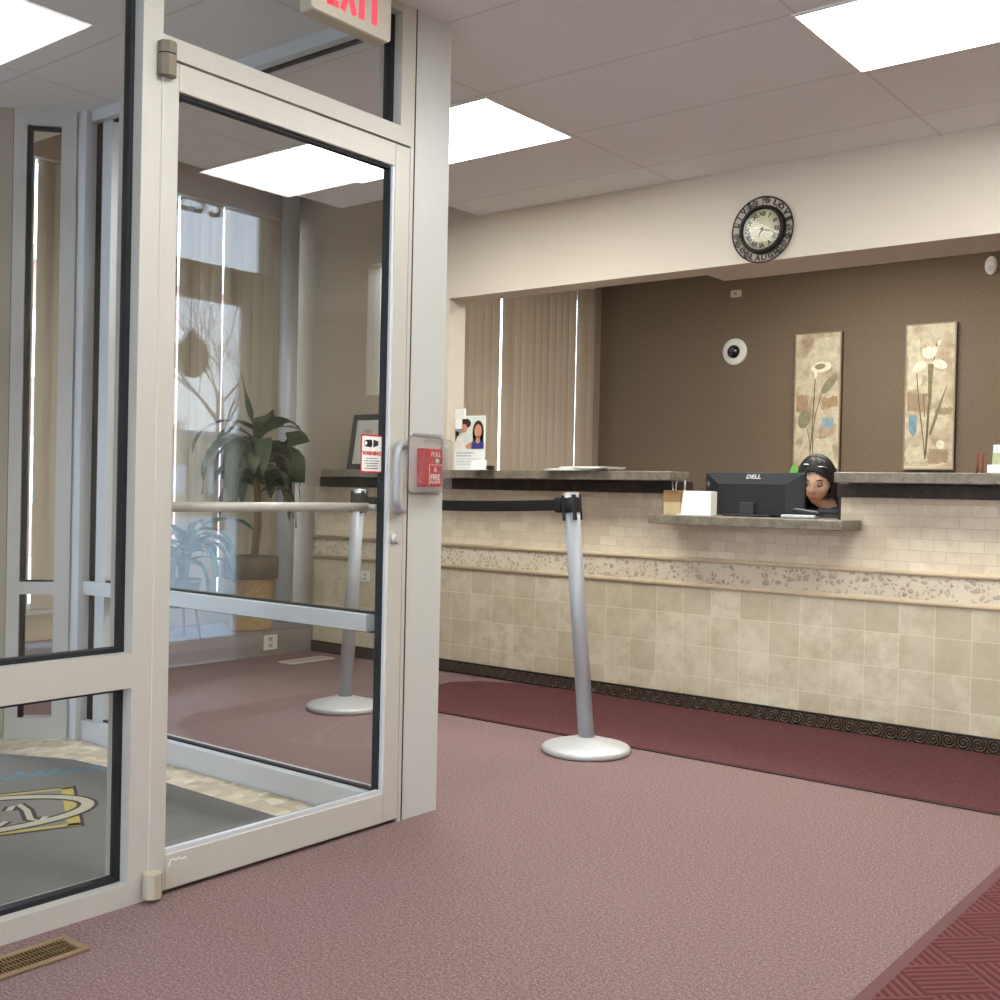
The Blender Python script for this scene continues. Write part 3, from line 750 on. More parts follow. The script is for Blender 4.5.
# ================================================================== FLOOR THINGS
rn = [(-3.99, 4.45), (-3.54, 4.018), (.9, 4.04), (.9, 4.935), (-3.35, 4.935), (-3.70, 4.90), (-3.93, 4.80), (-4.02, 4.66)]
mr = thing('floor_runner', 'dark maroon carpet runner lying along the counter', 'rug', (-1.5, 4.5, 0))
MB().prism(rn, (0, 0, .001), X, Y, .007).build('pile', RUNNER, mr)
MB().stroke([(-3.555, 4.012), (.9, 4.034)], .012, (0, 0, .001), X, Y, .005).build('rubber_edge', plain('dark_maroon_rubber', lin(64, 34, 38), .7), mr)
em = thing('entrance_mat', 'ribbed maroon mat with rubber border at the lower right', 'mat', (-.2, 2.0, 0))
MB().box(-.832, .85, -.62, 3.835, .001, .010).build('ribbed_pile', RIB, em)
MB().box(-.865, -.832, -.66, 3.875, .001, .006).box(.85, .89, -.66, 3.875, .001, .006).box(-.832, .85, 3.835, 3.875, .001, .006).box(-.832, .85, -.66, -.62, .001, .006).build('rubber_border', MATEDGE, em)
def register(x0, x1, y0, y1, mat_, label, nx):
    t = thing('floor_register', label, 'floor vent', ((x0 + x1) / 2, (y0 + y1) / 2, 0))
    b = .017
    MB().box(x0, x0 + b, y0, y1, .0005, .007, .002).box(x1 - b, x1, y0, y1, .0005, .007, .002).box(x0 + b, x1 - b, y0, y0 + b, .0005, .007, .002).box(x0 + b, x1 - b, y1 - b, y1, .0005, .007, .002).build('register_frame', mat_[0], t)
    MB().box(x0 + b, x1 - b, y0 + b, y1 - b, .0003, .0015).build('duct_shade', mat_[2], t)  # flat dark sheet coloured for the shade under the grille
    g = MB(); y = y0 + b + .004; i = 0
    while y < y1 - b:
        g.box(x0 + b, x1 - b, y, y + .0032, .0015, .0055); y += .0085
    for q in (.33, .66): g.box(x0 + b + (x1 - x0 - 2 * b) * q - .002, x0 + b + (x1 - x0 - 2 * b) * q + .002, y0 + b, y1 - b, .0015, .006)
    g.build('grille', mat_[1], t)
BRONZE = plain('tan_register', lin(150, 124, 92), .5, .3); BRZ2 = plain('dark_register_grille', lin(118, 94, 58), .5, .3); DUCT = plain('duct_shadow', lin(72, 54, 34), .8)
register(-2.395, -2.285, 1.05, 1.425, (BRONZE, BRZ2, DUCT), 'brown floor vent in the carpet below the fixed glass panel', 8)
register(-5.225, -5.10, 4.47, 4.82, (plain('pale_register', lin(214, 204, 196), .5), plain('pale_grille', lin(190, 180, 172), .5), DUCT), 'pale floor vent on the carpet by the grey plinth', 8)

# vestibule rug with its emblem
rg = thing('entrance_rug', 'grey vestibule rug with yellow diamond emblem behind the glass', 'rug', (-3.4, 1.5, 0))
RZ = .0045
MB().prism([(-2.62, .3), (-2.62, 2.36), (-3.50, 2.37), (-3.88, 2.33), (-4.15, 2.2), (-4.28, 2.02), (-4.28, .3)], (0, 0, RZ), X, Y, .008).build('pile', m_rug(), rg)
YEL = plain('yellow_dye', lin(196, 176, 96), .9, 0, .12, 200); IVO = plain('ivory_dye', lin(196, 188, 164), .9, 0, .1, 200); BRN = plain('dark_brown_dye', lin(66, 58, 54), .9, 0, .15, 200); BLU = plain('faded_blue_dye', lin(104, 134, 142), .9, 0, .2, 60)
def fl(pts): return pts
ZT = (0, 0, RZ + .008)
# corners of the emblem on the floor
A0, B0 = Vector((-3.535, 2.135)), Vector((-3.10, 1.905))          # right-hand bar, far and near end
A1, B1 = Vector((-3.86, 1.30)), Vector((-3.42, 1.07))
def along(a, b, t): return a + (b - a) * t
MB().prism([A0, B0, B0 + (B1 - B0) * .9, A0 + (A1 - A0) * .9], ZT, X, Y, .0003).build('emblem_ground', BRN, rg)
ins = lambda u, v: along(along(A0, B0, v), along(A1, B1, v), u)
MB().prism([ins(.04, .06), ins(.04, .94), ins(.98, .94), ins(.98, .06)], (0, 0, RZ + .0083), X, Y, .0003).build('emblem_field', plain('grey_dye', lin(134, 130, 122), .9, 0, .1, 200), rg)
k_ = MB()
k_.prism([ins(.012, .015), ins(.012, .985), ins(.055, .985), ins(.055, .015)], (0, 0, RZ + .0086), X, Y, .0004)
k_.prism([ins(.012, .03), ins(.012, .075), ins(.95, .075), ins(.95, .03)], (0, 0, RZ + .0086), X, Y, .0004)
k_.prism([ins(.012, .92), ins(.012, .97), ins(.95, .97), ins(.95, .92)], (0, 0, RZ + .0086), X, Y, .0004)
k_.build('diamond_border', YEL, rg)
def ell(c, ra, rb, t0, t1, n):
    e1 = (A1 - A0).normalized(); e2 = (B0 - A0).normalized()
    return [c + e1 * (ra * math.cos(t0 + (t1 - t0) * i / n)) + e2 * (rb * math.sin(t0 + (t1 - t0) * i / n)) for i in range(n + 1)]
CE = ins(.42, .5)
MB().stroke(ell(CE, .40, .195, 0, 2 * PI, 48)[:-1], .066, (0, 0, RZ + .0089), X, Y, .0003, closed=True).build('ring_outline', BRN, rg)
MB().stroke(ell(CE, .40, .195, 0, 2 * PI, 48)[:-1], .040, (0, 0, RZ + .0093), X, Y, .0003, closed=True).build('ring', IVO, rg)
k_ = MB(); k2 = MB()
for q in range(5):
    u = .12 + q * .13
    pts = [ins(u, .70), ins(u + .02, .78), ins(u + .05, .72), ins(u + .06, .5), ins(u + .085, .34), ins(u + .11, .38), ins(u + .12, .46)]
    k2.stroke(pts, .046, (0, 0, RZ + .0089), X, Y, .0003); k_.stroke(pts, .020, (0, 0, RZ + .0094), X, Y, .0003)
k2.build('script_outline', BRN, rg); k_.build('script', IVO, rg)
k_ = MB()
bl0, bl1 = Vector((-3.68, 2.36)), Vector((-4.05, 1.55)); dv = (bl1 - bl0).normalized(); dn = Vector((-dv.y, dv.x))
q = .0
random.seed(3)
while q < .85:
    wq = random.uniform(.04, .07)
    hq = random.uniform(.035, .06)
    k_.stroke([bl0 + dv * q, bl0 + dv * (q + wq * .5) + dn * hq, bl0 + dv * (q + wq), bl0 + dv * (q + wq) - dn * .05], .034, (0, 0, RZ + .008), X, Y, .0003); q += wq + .015
k_.build('faded_script', BLU, rg)

# ================================================================== BLINDS
def blind(name, label, x, y0, y1, z0, z1, pitch, mat_, gaps, base_ang, rail_mat, gap_ang):
    t = thing(name, label, 'blind', (x, (y0 + y1) / 2, z1))
    MB().box(x - .03, x + .03, y0, y1, z1 - .03, z1 + .02, .004).build('headrail', rail_mat, t)
    wd = pitch * 1.16
    y = y0 + pitch / 2; i = 0; random.seed(11)
    while y < y1:
        a = base_ang + random.uniform(-.10, .10); sh0 = 0.0
        for gy in gaps:
            if abs(y - gy) < pitch * .5: sh0 = gap_ang
        b = MB(); n = 4; vs = []; fs = []
        ca, sa = math.cos(a), math.sin(a)
        for k in range(n + 1):
            s = (k / n - .5) * wd; bow = .006 * (1 - (2 * k / n - 1) ** 2)
            px, py = x + s * sa + bow * ca, y + sh0 + s * ca - bow * sa
            for zz in (z0, z1 - .03): vs.append((px, py, zz)); vs.append((px - .0012 * ca, py + .0012 * sa, zz))
        for k in range(n):
            o = k * 4; q = o + 4
            fs += [[o, q, q + 2, o + 2], [o + 1, o + 3, q + 3, q + 1], [o, o + 1, q + 1, q], [o + 2, q + 2, q + 3, o + 3]]
        fs += [[0, 2, 3, 1], [n * 4, n * 4 + 1, n * 4 + 3, n * 4 + 2]]
        b.add(vs, fs); b.build('slat', mat_, t); y += pitch; i += 1
    c = MB().tube([(x + .012, y0 + .02, z0 + .02), (x + .012, y1 - .02, z0 + .02)], .0025, 6)
    c.build('bottom_chain', WHITE, t)
blind('vertical_blind', 'beige vertical blinds in the window behind the plants', -5.94, 2.92, 4.97, .33, 2.93, .0855, SLATM, [3.33, 3.68, 4.24, 4.61], .16, WHITE, .038)
blind('vertical_blind', 'tan vertical blinds in the office window above the counter', -4.60, 5.27, 6.83, .72, 2.575, .079, SLATD, [5.79, 6.67], .30, WHITE, .061)
ow = sroot('window_6', (-4.75, 6.0, .7), 'office window behind the tan blinds', 'window')
MB().box(-4.76, -4.75, 5.30, 7.05, .7, 2.5).build('pane', GLASS, ow)
MB().box(-4.79, -4.70, 7.0, 7.05, .7, 2.5).box(-4.79, -4.70, 5.30, 5.33, .7, 2.5).box(-4.79, -4.70, 6.25, 6.30, .7, 2.5).build('window_frame', ALU2, ow)

# ================================================================== PLANTS
def leaf(mb, base, az, el, L, wid, droop, n=9, twist=0.0, fold=.25):
    d = Vector((math.cos(az) * math.cos(el), math.sin(az) * math.cos(el), math.sin(el)))
    p = Vector(base); step = L / n; vs = []; fs = []
    for i in range(n + 1):
        q = i / n
        w_ = wid * (math.sin(PI * min(1, .12 + q * .88)) ** .8) * (1 - .25 * q) if i < n else .001
        side = d.cross(Z); 
        if side.length < .05: side = Vector((-math.sin(az), math.cos(az), 0))
        side.normalize(); nrm = side.cross(d).normalized()
        tw = twist * q; sd = side * math.cos(tw) + nrm * math.sin(tw); nn = nrm * math.cos(tw) - side * math.sin(tw)
        wob = .012 * math.sin(q * 9 + az * 3)
        vs += [p - sd * w_ / 2 + nn * (fold * w_ * .5 + wob), p.copy(), p + sd * w_ / 2 + nn * (fold * w_ * .5 - wob)]
        p = p + d * step
        e = math.asin(max(-1, min(1, d.z))) - droop / n * (1 + q)
        e = max(e, -1.45)
        d = Vector((math.cos(az) * math.cos(e), math.sin(az) * math.cos(e), math.sin(e)))
    for i in range(n):
        o = i * 3; q = o + 3
        fs += [[o, o + 1, q + 1, q], [o + 1, o + 2, q + 2, q + 1]]
    mb.add(vs, fs, True)
LEAF = m_leaf('dark_leaf', lin(38, 62, 40), lin(72, 98, 60)); LEAF2 = m_leaf('bluish_leaf', lin(50, 84, 76), lin(92, 124, 106))
random.seed(21)
tp = thing('potted_plant', 'tall potted plant with broad drooping leaves behind the vestibule glass', 'plant', (-5.66, 4.60, .15))
pot = MB().lathe([(.0, .15), (.135, .15), (.143, .17), (.158, .56), (.168, .565), (.170, .59), (.0, .585)], (-5.66, 4.60, 0), 36).build('pot', plain('tan_wicker_pot', lin(196, 164, 118), .7, 0, .2, 40, .4), tp)
MB().lathe([(.160, .475), (.174, .48), (.180, .60), (.172, .615), (.156, .615), (.152, .59)], (-5.66, 4.60, 0), 36).build('pot_rim', plain('dark_bark_rim', lin(106, 94, 80), .8, 0, .3, 30, .6), pot)
MB().lathe([(.0, .592), (.152, .592), (.148, .598), (0, .602)], (-5.66, 4.60, 0), 24).build('soil', plain('dark_soil', lin(44, 34, 26), .95, 0, .4, 60, .6), pot)
stems = [((-5.66, 4.64, .598), (-5.65, 4.65, 1.02)), ((-5.605, 4.58, .598), (-5.63, 4.60, 1.22)), ((-5.70, 4.66, .598), (-5.66, 4.64, 1.40))]
for a, b in stems:
    A, B = Vector(a), Vector(b); mid = A.lerp(B, .5) + Vector((.01, .015, 0))
    MB().tube([A, A.lerp(mid, .5), mid, mid.lerp(B, .6), B], [.018, .015, .014, .014, .012], 8).build('stem', plain('tan_cane', lin(120, 96, 66), .8, 0, .2, 40), tp)
lf = MB()
C1 = (-5.65, 4.65, 1.42)
leaf(lf, (-5.65, 4.64, 1.32), -1.9, 1.25, .46, .12, -.1, 9, 1.1, .1)
for k in range(6): leaf(lf, (-5.65, 4.65, 1.10 + .06 * k), k * 1.9 - 1.0, 1.0, .40, .13, 1.5, 9, .6)
for az, el, L, wd, dr, zz in ((-2.0, .55, .55, .05, 1.6, 1.40), (1.15, .6, .5, .05, 1.7, 1.38), (-1.8, .3, .62, .12, 2.0, 1.33), (-1.3, .2, .55, .13, 2.2, 1.28), (1.4, .5, .5, .12, 2.3, 1.30), (1.0, .2, .62, .12, 2.0, 1.20), (-.6, .4, .42, .13, 2.3, 1.33), (.4, .3, .45, .13, 2.4, 1.25), (2.4, .5, .42, .12, 2.2, 1.30), (-2.6, .4, .4, .12, 2.2, 1.30)):
    leaf(lf, (-5.65, 4.65, zz), az, el, L, wd, dr, 9, random.uniform(-.4, .4))
for i in range(26):
    az = random.uniform(0, 2 * PI); zz = random.uniform(.98, 1.34)
    leaf(lf, (-5.64 + random.uniform(-.04, .04), 4.66 + random.uniform(-.05, .05), zz), az, random.uniform(.2, .8), random.uniform(.34, .5), random.uniform(.10, .14), random.uniform(1.7, 2.6), 8, random.uniform(-.5, .5))
for v in lf.v:                                   # leaves press against the closed blinds
    if v.x < -5.86: v.x = -5.86 + (v.x + 5.79) * .08
    if v.x > -5.52 and v.y > 4.72: v.y = 4.72 + (v.y - 4.72) * .08
lf.build('foliage', LEAF, tp)
sp = thing('potted_plant', 'spiky bluish plant on a low stand left of the tall plant', 'plant', (-5.62, 4.06, .15))
MB().lathe([(0, .34), (.085, .34), (.11, .48), (.115, .50), (0, .49)], (-5.62, 4.06, 0), 24).build('pot', plain('grey_green_pot', lin(96, 104, 100), .6), sp)
st = MB().tube([(-5.62 + .1 * math.cos(t), 4.06 + .1 * math.sin(t), .338) for t in [k * PI / 8 for k in range(16)]], .006, 6, closed=True)
for k in range(3):
    t = k * 2 * PI / 3 + .3; st.tube([(-5.62 + .1 * math.cos(t), 4.06 + .1 * math.sin(t), .338), (-5.62 + .14 * math.cos(t), 4.06 + .14 * math.sin(t), .15)], .007, 6)
st.build('plant_stand', BLACK, sp)
MB().tube([(-5.62, 4.06, .49), (-5.61, 4.08, .6), (-5.62, 4.10, .74)], [.022, .02, .018], 8).build('stem', plain('green_cane', lin(104, 110, 80), .8, 0, .2, 40), sp)
lf = MB()
for i in range(30):
    az = i * 2.4 + random.uniform(-.3, .3); q = i / 30
    leaf(lf, (-5.62, 4.09, .58 + .16 * q), az, random.uniform(.1, .9) + q * .3, random.uniform(.36, .52), random.uniform(.035, .06), random.uniform(1.3, 2.6), 9, random.uniform(-.3, .3))
for v in lf.v:
    if v.x < -5.86: v.x = -5.86 + (v.x + 5.79) * .08
    if v.z < .17: v.z = .17
lf.build('foliage', LEAF2, sp)

# ================================================================== CLOCK
CKX, CKZ, CKY = -2.290, 2.287, 4.80
ck = thing('wall_clock', 'round black openwork wall clock on the cream soffit', 'clock', (CKX, CKY, CKZ))
BRONZ = plain('dark_bronze_metal', lin(46, 40, 36), .45, .5, .1, 40)
RY = Matrix.Rotation(PI / 2, 4, 'X')
def cpt(r, a, y=0.0): return (CKX + r * math.cos(a), CKY - .014 - y, CKZ + r * math.sin(a))
rg_ = MB().tube([cpt(.150, 2 * PI * k / 64) for k in range(64)], .0035, 8, closed=True)
rg_.lathe([(.094, .002), (.094, .030), (.102, .034), (.110, .026), (.114, .002)], (CKX, CKY - .0005, CKZ), 48, RY)
for k in range(10):
    a = 2 * PI * (k + .5) / 10; rg_.tube([cpt(.112, a), cpt(.149, a)], .0018, 6)
rg_.build('openwork_ring', BRONZ, ck)
def curl(cx, cz, r, sgn=1, rot=0.0):
    pts = []
    for i in range(26):
        q = i / 25; a = rot + sgn * q * 3.4 * PI; rr = r * (1 - q * .82)
        pts.append((cx + rr * math.cos(a), CKY - .014, cz + rr * math.sin(a)))
    MB().tube(pts, .0022, 6).build('scroll', BRONZ, ck)
for a, s in ((1.87, 1), (1.40, -1), (3.28, 1), (3.57, -1), (3.86, 1), (4.10, -1), (-.05, 1), (-.34, -1), (-.63, 1), (-.88, -1)):
    curl(CKX + .131 * math.cos(a), CKZ + .131 * math.sin(a), .016, s, a + PI / 2)
lt = MB()
def ringtext(txt, a0, step, flip=False):
    for i, ch in enumerate(txt):
        a = a0 + i * step
        rot = a - PI / 2 if not flip else a + PI / 2
        lt.text(ch, .036, cpt(.131, a, -.002), X, Z, .004, rot=rot, bold=.0012)
ringtext('LIVE', math.radians(166), math.radians(-15.5)); ringtext('LOVE', math.radians(62), math.radians(-16)); ringtext('LAUGH', math.radians(247), math.radians(14), True)
lt.build('lettering', BRONZ, ck)
MB().lathe([(0, .016), (.0945, .016), (.0945, .010), (0, .010)], (CKX, CKY, CKZ), 48, RY).build('dial', plain('aged_cream_dial', lin(226, 216, 182), .6, 0, .08, 30), ck)
nm = MB()
for i, r in enumerate(('XII', 'I', 'II', 'III', 'IIII', 'V', 'VI', 'VII', 'VIII', 'IX', 'X', 'XI')):
    a = PI / 2 - i * PI / 6
    nm.text(r, .028, (CKX + .071 * math.cos(a), CKY - .0162, CKZ + .071 * math.sin(a)), X, Z, .0008, rot=a - PI / 2, bold=.0011)
nm.build('numerals', plain('numeral_brown', lin(60, 52, 40), .6), ck)
hn = MB()
for a, l_, w2_ in ((math.radians(-14), .062, .006), (math.radians(-118), .042, .007)):
    hn.stroke([(-.012 * math.cos(a), -.012 * math.sin(a)), (l_ * math.cos(a), l_ * math.sin(a))], [w2_, .002], (CKX, CKY - .0185, CKZ), X, Z, .001)
hn.lathe([(.006, .016), (.006, .021), (0, .022)], (CKX, CKY, CKZ), 16, RY)
hn.build('hands', BLACK, ck)
dm = []
for i in range(9):
    a = i / 8 * PI / 2; dm.append((.0935 * math.cos(a), .026 + .024 * math.sin(a)))
MB().lathe(dm, (CKX, CKY, CKZ), 48, RY).build('glass_dome', m_glass('clock_glass', .35), ck)

# ================================================================== BACK WALL THINGS
BY = 7.05
def picture(x0, x1, z0, z1, label, seed, light, kind):
    t = thing('framed_canvas', label, 'picture', ((x0 + x1) / 2, BY, z0))
    d = .045
    MB().box(x0 + .002, x1 - .002, BY - d + .010, BY - .0005, z0 + .002, z1 - .002).build('canvas_side', plain('dark_canvas_side', lin(84, 68, 54), .6), t)
    MB().box(x0 + .004, x1 - .004, BY - d + .004, BY - d + .010, z0 + .004, z1 - .004).build('canvas', m_canvas('painted_canvas_' + kind, seed, light), t)
    b = .008
    MB().box(x0, x0 + b, BY - d, BY - d + .012, z0, z1).box(x1 - b, x1, BY - d, BY - d + .012, z0, z1).box(x0 + b, x1 - b, BY - d, BY - d + .012, z0, z0 + b).box(x0 + b, x1 - b, BY - d, BY - d + .012, z1 - b, z1).build('picture_frame', plain('taupe_frame', lin(150, 132, 112), .5), t)
    W_, H_ = x1 - x0, z1 - z0
    O = (x0, BY - d + .0038, z0)
    def P_(pts): return [(a * W_, b * H_) for a, b in pts]
    th = .0012
    U, Vv = X * 1.0, Z * 1.0
    def patch(nm, col, polys, lay=0):
        for q_, p in enumerate(polys):
            m = MB()
            if len(p) == 4 and lay < 2:               # ragged brushed edge instead of a clean rectangle
                pp = []
                for a_ in range(4):
                    u_, v_ = Vector(p[a_]), Vector(p[(a_ + 1) % 4])
                    for k_ in range(7): w_2 = u_.lerp(v_, k_ / 7); pp.append((w_2.x + random.uniform(-.022, .022), w_2.y + random.uniform(-.008, .008)))
                p = pp
            m.prism(P_(p), (O[0], O[1] - lay * .0012 - q_ * .0003, O[2]), U, Vv, th)
            m.build(nm, plain('paint_' + nm + '_' + kind, col, .7, 0, .18, 25), t)
    def strokes(nm, col, lines, lay=2):
        m = MB()
        for pts, wd in lines: m.stroke(P_(pts), wd, (O[0], O[1] - lay * .0012, O[2]), U, Vv, th)
        m.build(nm, plain('paint_' + nm + '_' + kind, col, .7, 0, .12, 25), t)
    def blob(cx, cy, rx, ry, rot=0, n=18, a0=0, a1=2 * PI):
        c, s = math.cos(rot), math.sin(rot); out = []
        for i in range(n):
            a = a0 + (a1 - a0) * i / n; p, q = rx * math.cos(a), ry * math.sin(a); out.append((cx + (p * c - q * s), cy + (p * s + q * c) * W_ / H_))
        return out
    if kind == 'calla':
        patch('ochre_area', lin(168, 140, 108), [[(.06, .42), (.3, .40), (.32, .54), (.06, .55)], [(.62, .44), (.95, .46), (.95, .53), (.62, .52)]])
        patch('pale_area', lin(206, 196, 166), [[(.08, .26), (.3, .27), (.32, .38), (.08, .37)], [(.35, .76), (.9, .74), (.92, .96), (.4, .95)], [(.45, .05), (.85, .06), (.86, .24), (.45, .22)]])
        patch('blue_area', lin(140, 166, 172), [[(.63, .30), (.86, .29), (.87, .37), (.65, .38)]], 1)
        patch('rose_area', lin(192, 158, 130), [[(.62, .24), (.90, .25), (.90, .29), (.63, .29)]], 1)
        strokes('stem', lin(104, 92, 62), [([(.46, .70), (.44, .5), (.42, .3), (.36, .02)], .006), ([(.62, .58), (.48, .4), (.43, .25), (.44, .02)], .005), ([(.28, .33), (.36, .22), (.38, .12)], .004)])
        patch('leaf', lin(142, 134, 106), [blob(.76, .62, .24, .09, .9), blob(.24, .37, .13, .20, -.3)], 2)
        patch('bloom', lin(236, 230, 206), [blob(.58, .745, .22, .11, .1), [(.42, .74), (.50, .72), (.48, .66), (.45, .66)]], 3)
        patch('throat', lin(150, 140, 104), [blob(.56, .75, .11, .06, .1)], 4)
    else:
        patch('ochre_area', lin(160, 138, 108), [[(.06, .40), (.45, .40), (.45, .52), (.06, .53)], [(.62, .38), (.95, .37), (.95, .42), (.62, .42)], [(.5, .04), (.88, .05), (.9, .14), (.52, .14)]])
        patch('pale_area', lin(208, 198, 168), [[(.06, .55), (.3, .55), (.36, .62), (.28, .9), (.08, .88)], [(.06, .06), (.36, .06), (.38, .16), (.07, .16)]])
        patch('blue_area', lin(122, 152, 164), [[(.10, .27), (.20, .22), (.26, .26), (.26, .37), (.10, .38)]], 1)
        strokes('stem', lin(110, 100, 74), [([(.50, .72), (.49, .5), (.47, .3), (.44, .07)], .008), ([(.62, .86), (.56, .7), (.52, .5), (.46, .1)], .005), ([(.24, .66), (.30, .45), (.40, .2), (.44, .08)], .006), ([(.38, .52), (.42, .36)], .005)])
        patch('leaf', lin(128, 118, 84), [[(.86, .59), (.66, .42), (.50, .24), (.56, .24), (.72, .42)], [(.46, .72), (.56, .72), (.54, .44), (.48, .44)]], 2)
        patch('bloom', lin(232, 226, 202), [blob(.30, .705, .15, .09, .5), blob(.70, .715, .15, .09, -.4), blob(.47, .80, .09, .13), blob(.56, .80, .07, .12, -.4), blob(.40, .80, .06, .11, .4), blob(.68, .865, .03, .06, -.4)], 3)
        patch('small_bloom', lin(226, 220, 198), [blob(.74, .17, .08, .09, .3)], 2)
picture(-3.100, -2.784, 1.245, 2.135, 'narrow calla lily painting on brown wall above the woman', 1.3, lin(196, 178, 148), 'calla')
picture(-2.376, -2.072, 1.245, 2.142, 'narrow iris painting on brown wall at the right', 4.1, lin(200, 184, 152), 'iris')
cm = thing('dome_camera', 'round white dome camera on the brown wall', 'camera', (-3.555, BY, 2.05))
MB().lathe([(.092, .0005), (.092, .008), (.084, .016), (.05, .020), (0, .020)], (-3.555, BY, 2.05), 40, RY).build('trim_ring', WHITE, cm)
MB().lathe([(.046, .020), (.044, .030), (.034, .044), (.018, .052), (0, .055)], (-3.555, BY, 2.05), 32, RY).build('dome', plain('smoked_dome', (.012, .013, .016), .12, 0, .05), cm)
MB().lathe([(.016, .048), (.016, .060), (.010, .064), (0, .064)], (-3.550, BY, 2.058), 20, RY).build('lens', plain('lens_grey', lin(92, 96, 104), .2, .3), cm)
sn = thing('wall_sensor', 'small beige rectangular sensor on brown wall above the dome camera', 'sensor', (-3.55, BY, 2.435))
MB().box(-3.588, -3.512, BY - .022, BY - .0005, 2.424, 2.472, .004).build('housing', plain('beige_plastic', lin(204, 192, 170), .5), sn)
MB().box(-3.562, -3.540, BY - .0235, BY - .022, 2.436, 2.458).build('sensor_window', plain('grey_window', lin(150, 142, 130), .4), sn)
sk = thing('motion_detector', 'white oval motion detector high on brown wall at the right edge', 'sensor', (-1.89, BY, 2.41))
MB().ball((-1.89, BY - .018, 2.461), .036, .026, .056, 24, 16).build('shell', WHITE, sk)
MB().ball((-1.889, BY - .036, 2.446), .018, .010, .022, 16, 10).build('lens', plain('frosted_lens', lin(206, 204, 200), .3), sk)

# ================================================================== COUNTER THINGS
CT = 1.1733
_before = set(bpy.data.objects)
ps = thing('counter_poster', 'white card poster showing two women, leaning on the left countertop', 'poster', (-4.19, 5.0, CT))
PX0, PX1, PZ0, PZ1, PY = -4.300, -4.082, CT, 1.474, 4.985
MB().box(PX0, PX1, PY, PY + .006, PZ0, PZ1).box(PX0 + .03, PX1 - .03, PY + .006, PY + .07, PZ0, PZ0 + .006).build('card', PAPER, ps)
PO = (0, PY, 0)
def pz(x0, x1, z0, z1, m, nm, lay): MB().prism([(x0, z0), (x1, z0), (x1, z1), (x0, z1)], (0, PY - lay * .0007, 0), X, Z, .0007).build(nm, m, ps)
pz(PX0 + .004, PX1 - .004, 1.290, PZ1 - .004, plain('photo_backdrop', lin(222, 224, 214), .6), 'photo_area', 0)
m = MB()
def pell(cx, cz, rx, rz, lay, n=24): m.prism([(cx + rx * math.cos(2 * PI * k / n), cz + rz * math.sin(2 * PI * k / n)) for k in range(n)], (0, PY - lay * .0007, 0), X, Z, .0007)
m = MB(); pell(-4.130, 1.385, .040, .062, 1); m.prism([(-4.168, 1.39), (-4.092, 1.39), (-4.092, 1.325), (-4.168, 1.325)], (0, PY - .0007, 0), X, Z, .0007); pell(-4.235, 1.432, .052, .03, 1); m.prism([(-4.298, 1.43), (-4.268, 1.43), (-4.272, 1.35), (-4.296, 1.32)], (0, PY - .0007, 0), X, Z, .0007); m.build('printed_hair', plain('print_dark_hair', lin(66, 42, 34), .6), ps)
m = MB(); pell(-4.130, 1.388, .026, .038, 2); m.prism([(-4.142, 1.36), (-4.118, 1.36), (-4.112, 1.318), (-4.148, 1.318)], (0, PY - .0014, 0), X, Z, .0007); m.prism([(-4.205, 1.292), (-4.225, 1.305), (-4.17, 1.335), (-4.16, 1.30)], (0, PY - .0014, 0), X, Z, .0007); m.build('printed_skin', plain('print_skin', lin(206, 150, 118), .6), ps); m = MB(); pell(-4.232, 1.405, .024, .024, 2); m.build('printed_skin', plain('print_skin', lin(206, 150, 118), .6), ps)
m = MB(); m.prism([(-4.178, 1.291), (-4.088, 1.291), (-4.088, 1.325), (-4.108, 1.333), (-4.13, 1.318), (-4.152, 1.333), (-4.172, 1.325)], (0, PY - .0021, 0), X, Z, .0007); m.build('printed_top', plain('print_blue', lin(62, 62, 138), .6), ps)
m = MB(); m.prism([(-4.296, 1.291), (-4.215, 1.291), (-4.225, 1.33), (-4.25, 1.38), (-4.28, 1.36), (-4.294, 1.33)], (0, PY - .0014, 0), X, Z, .0007); m.build('printed_blouse', plain('print_white', lin(236, 228, 216), .6), ps)
m = MB()
random.seed(5)
for i, (a, b, hh) in enumerate(((-4.285, -4.16, .006), (-4.285, -4.175, .006), (-4.283, -4.12, .003), (-4.283, -4.18, .003), (-4.283, -4.13, .003))):
    z = (1.268, 1.252, 1.234, 1.220, 1.206)[i]; x = a
    while x < b:
        l_ = random.uniform(.006, .016); m.stroke([(x, z), (min(x + l_, b), z)], hh, (0, PY - .0006, 0), X, Z, .0005); x += l_ + .004
m.build('printed_text', plain('print_grey', lin(150, 158, 164), .6), ps)
dp = thing('card_dispenser', 'small white dispenser clipped over the top left of the poster', 'dispenser', (-4.28, 4.975, 1.40))
MB().box(-4.296, -4.215, 4.968, 4.982, 1.462, 1.515, .008).box(-4.292, -4.21, 4.966, 4.98, 1.455, 1.468, .004).build('clip', WHITE, dp)
MB().box(-4.282, -4.238, 4.964, 4.978, 1.402, 1.455, .003).build('tag_card', PAPER, dp)
MB().box(-4.280, -4.24, 4.962, 4.976, 1.388, 1.402, .002).build('tag_band', plain('grey_band', lin(150, 152, 150), .5), dp)
cdh = thing('card_holder', 'stack of white cards in front of the poster', 'card', (-4.08, 4.93, CT))
MB().obox((-4.078, 4.93, CT + .026), (.105, .004, .052), Matrix.Rotation(-.25, 4, 'X')).obox((-4.078, 4.94, CT + .0025), (.11, .05, .005)).build('cards', PAPER, cdh)
tag(MB().box(-4.022, -3.988, 4.93, 4.96, CT, CT + .024, .004).build('paper_clip_box', BLACK), 'tiny black box on the countertop beside the white cards', 'box')
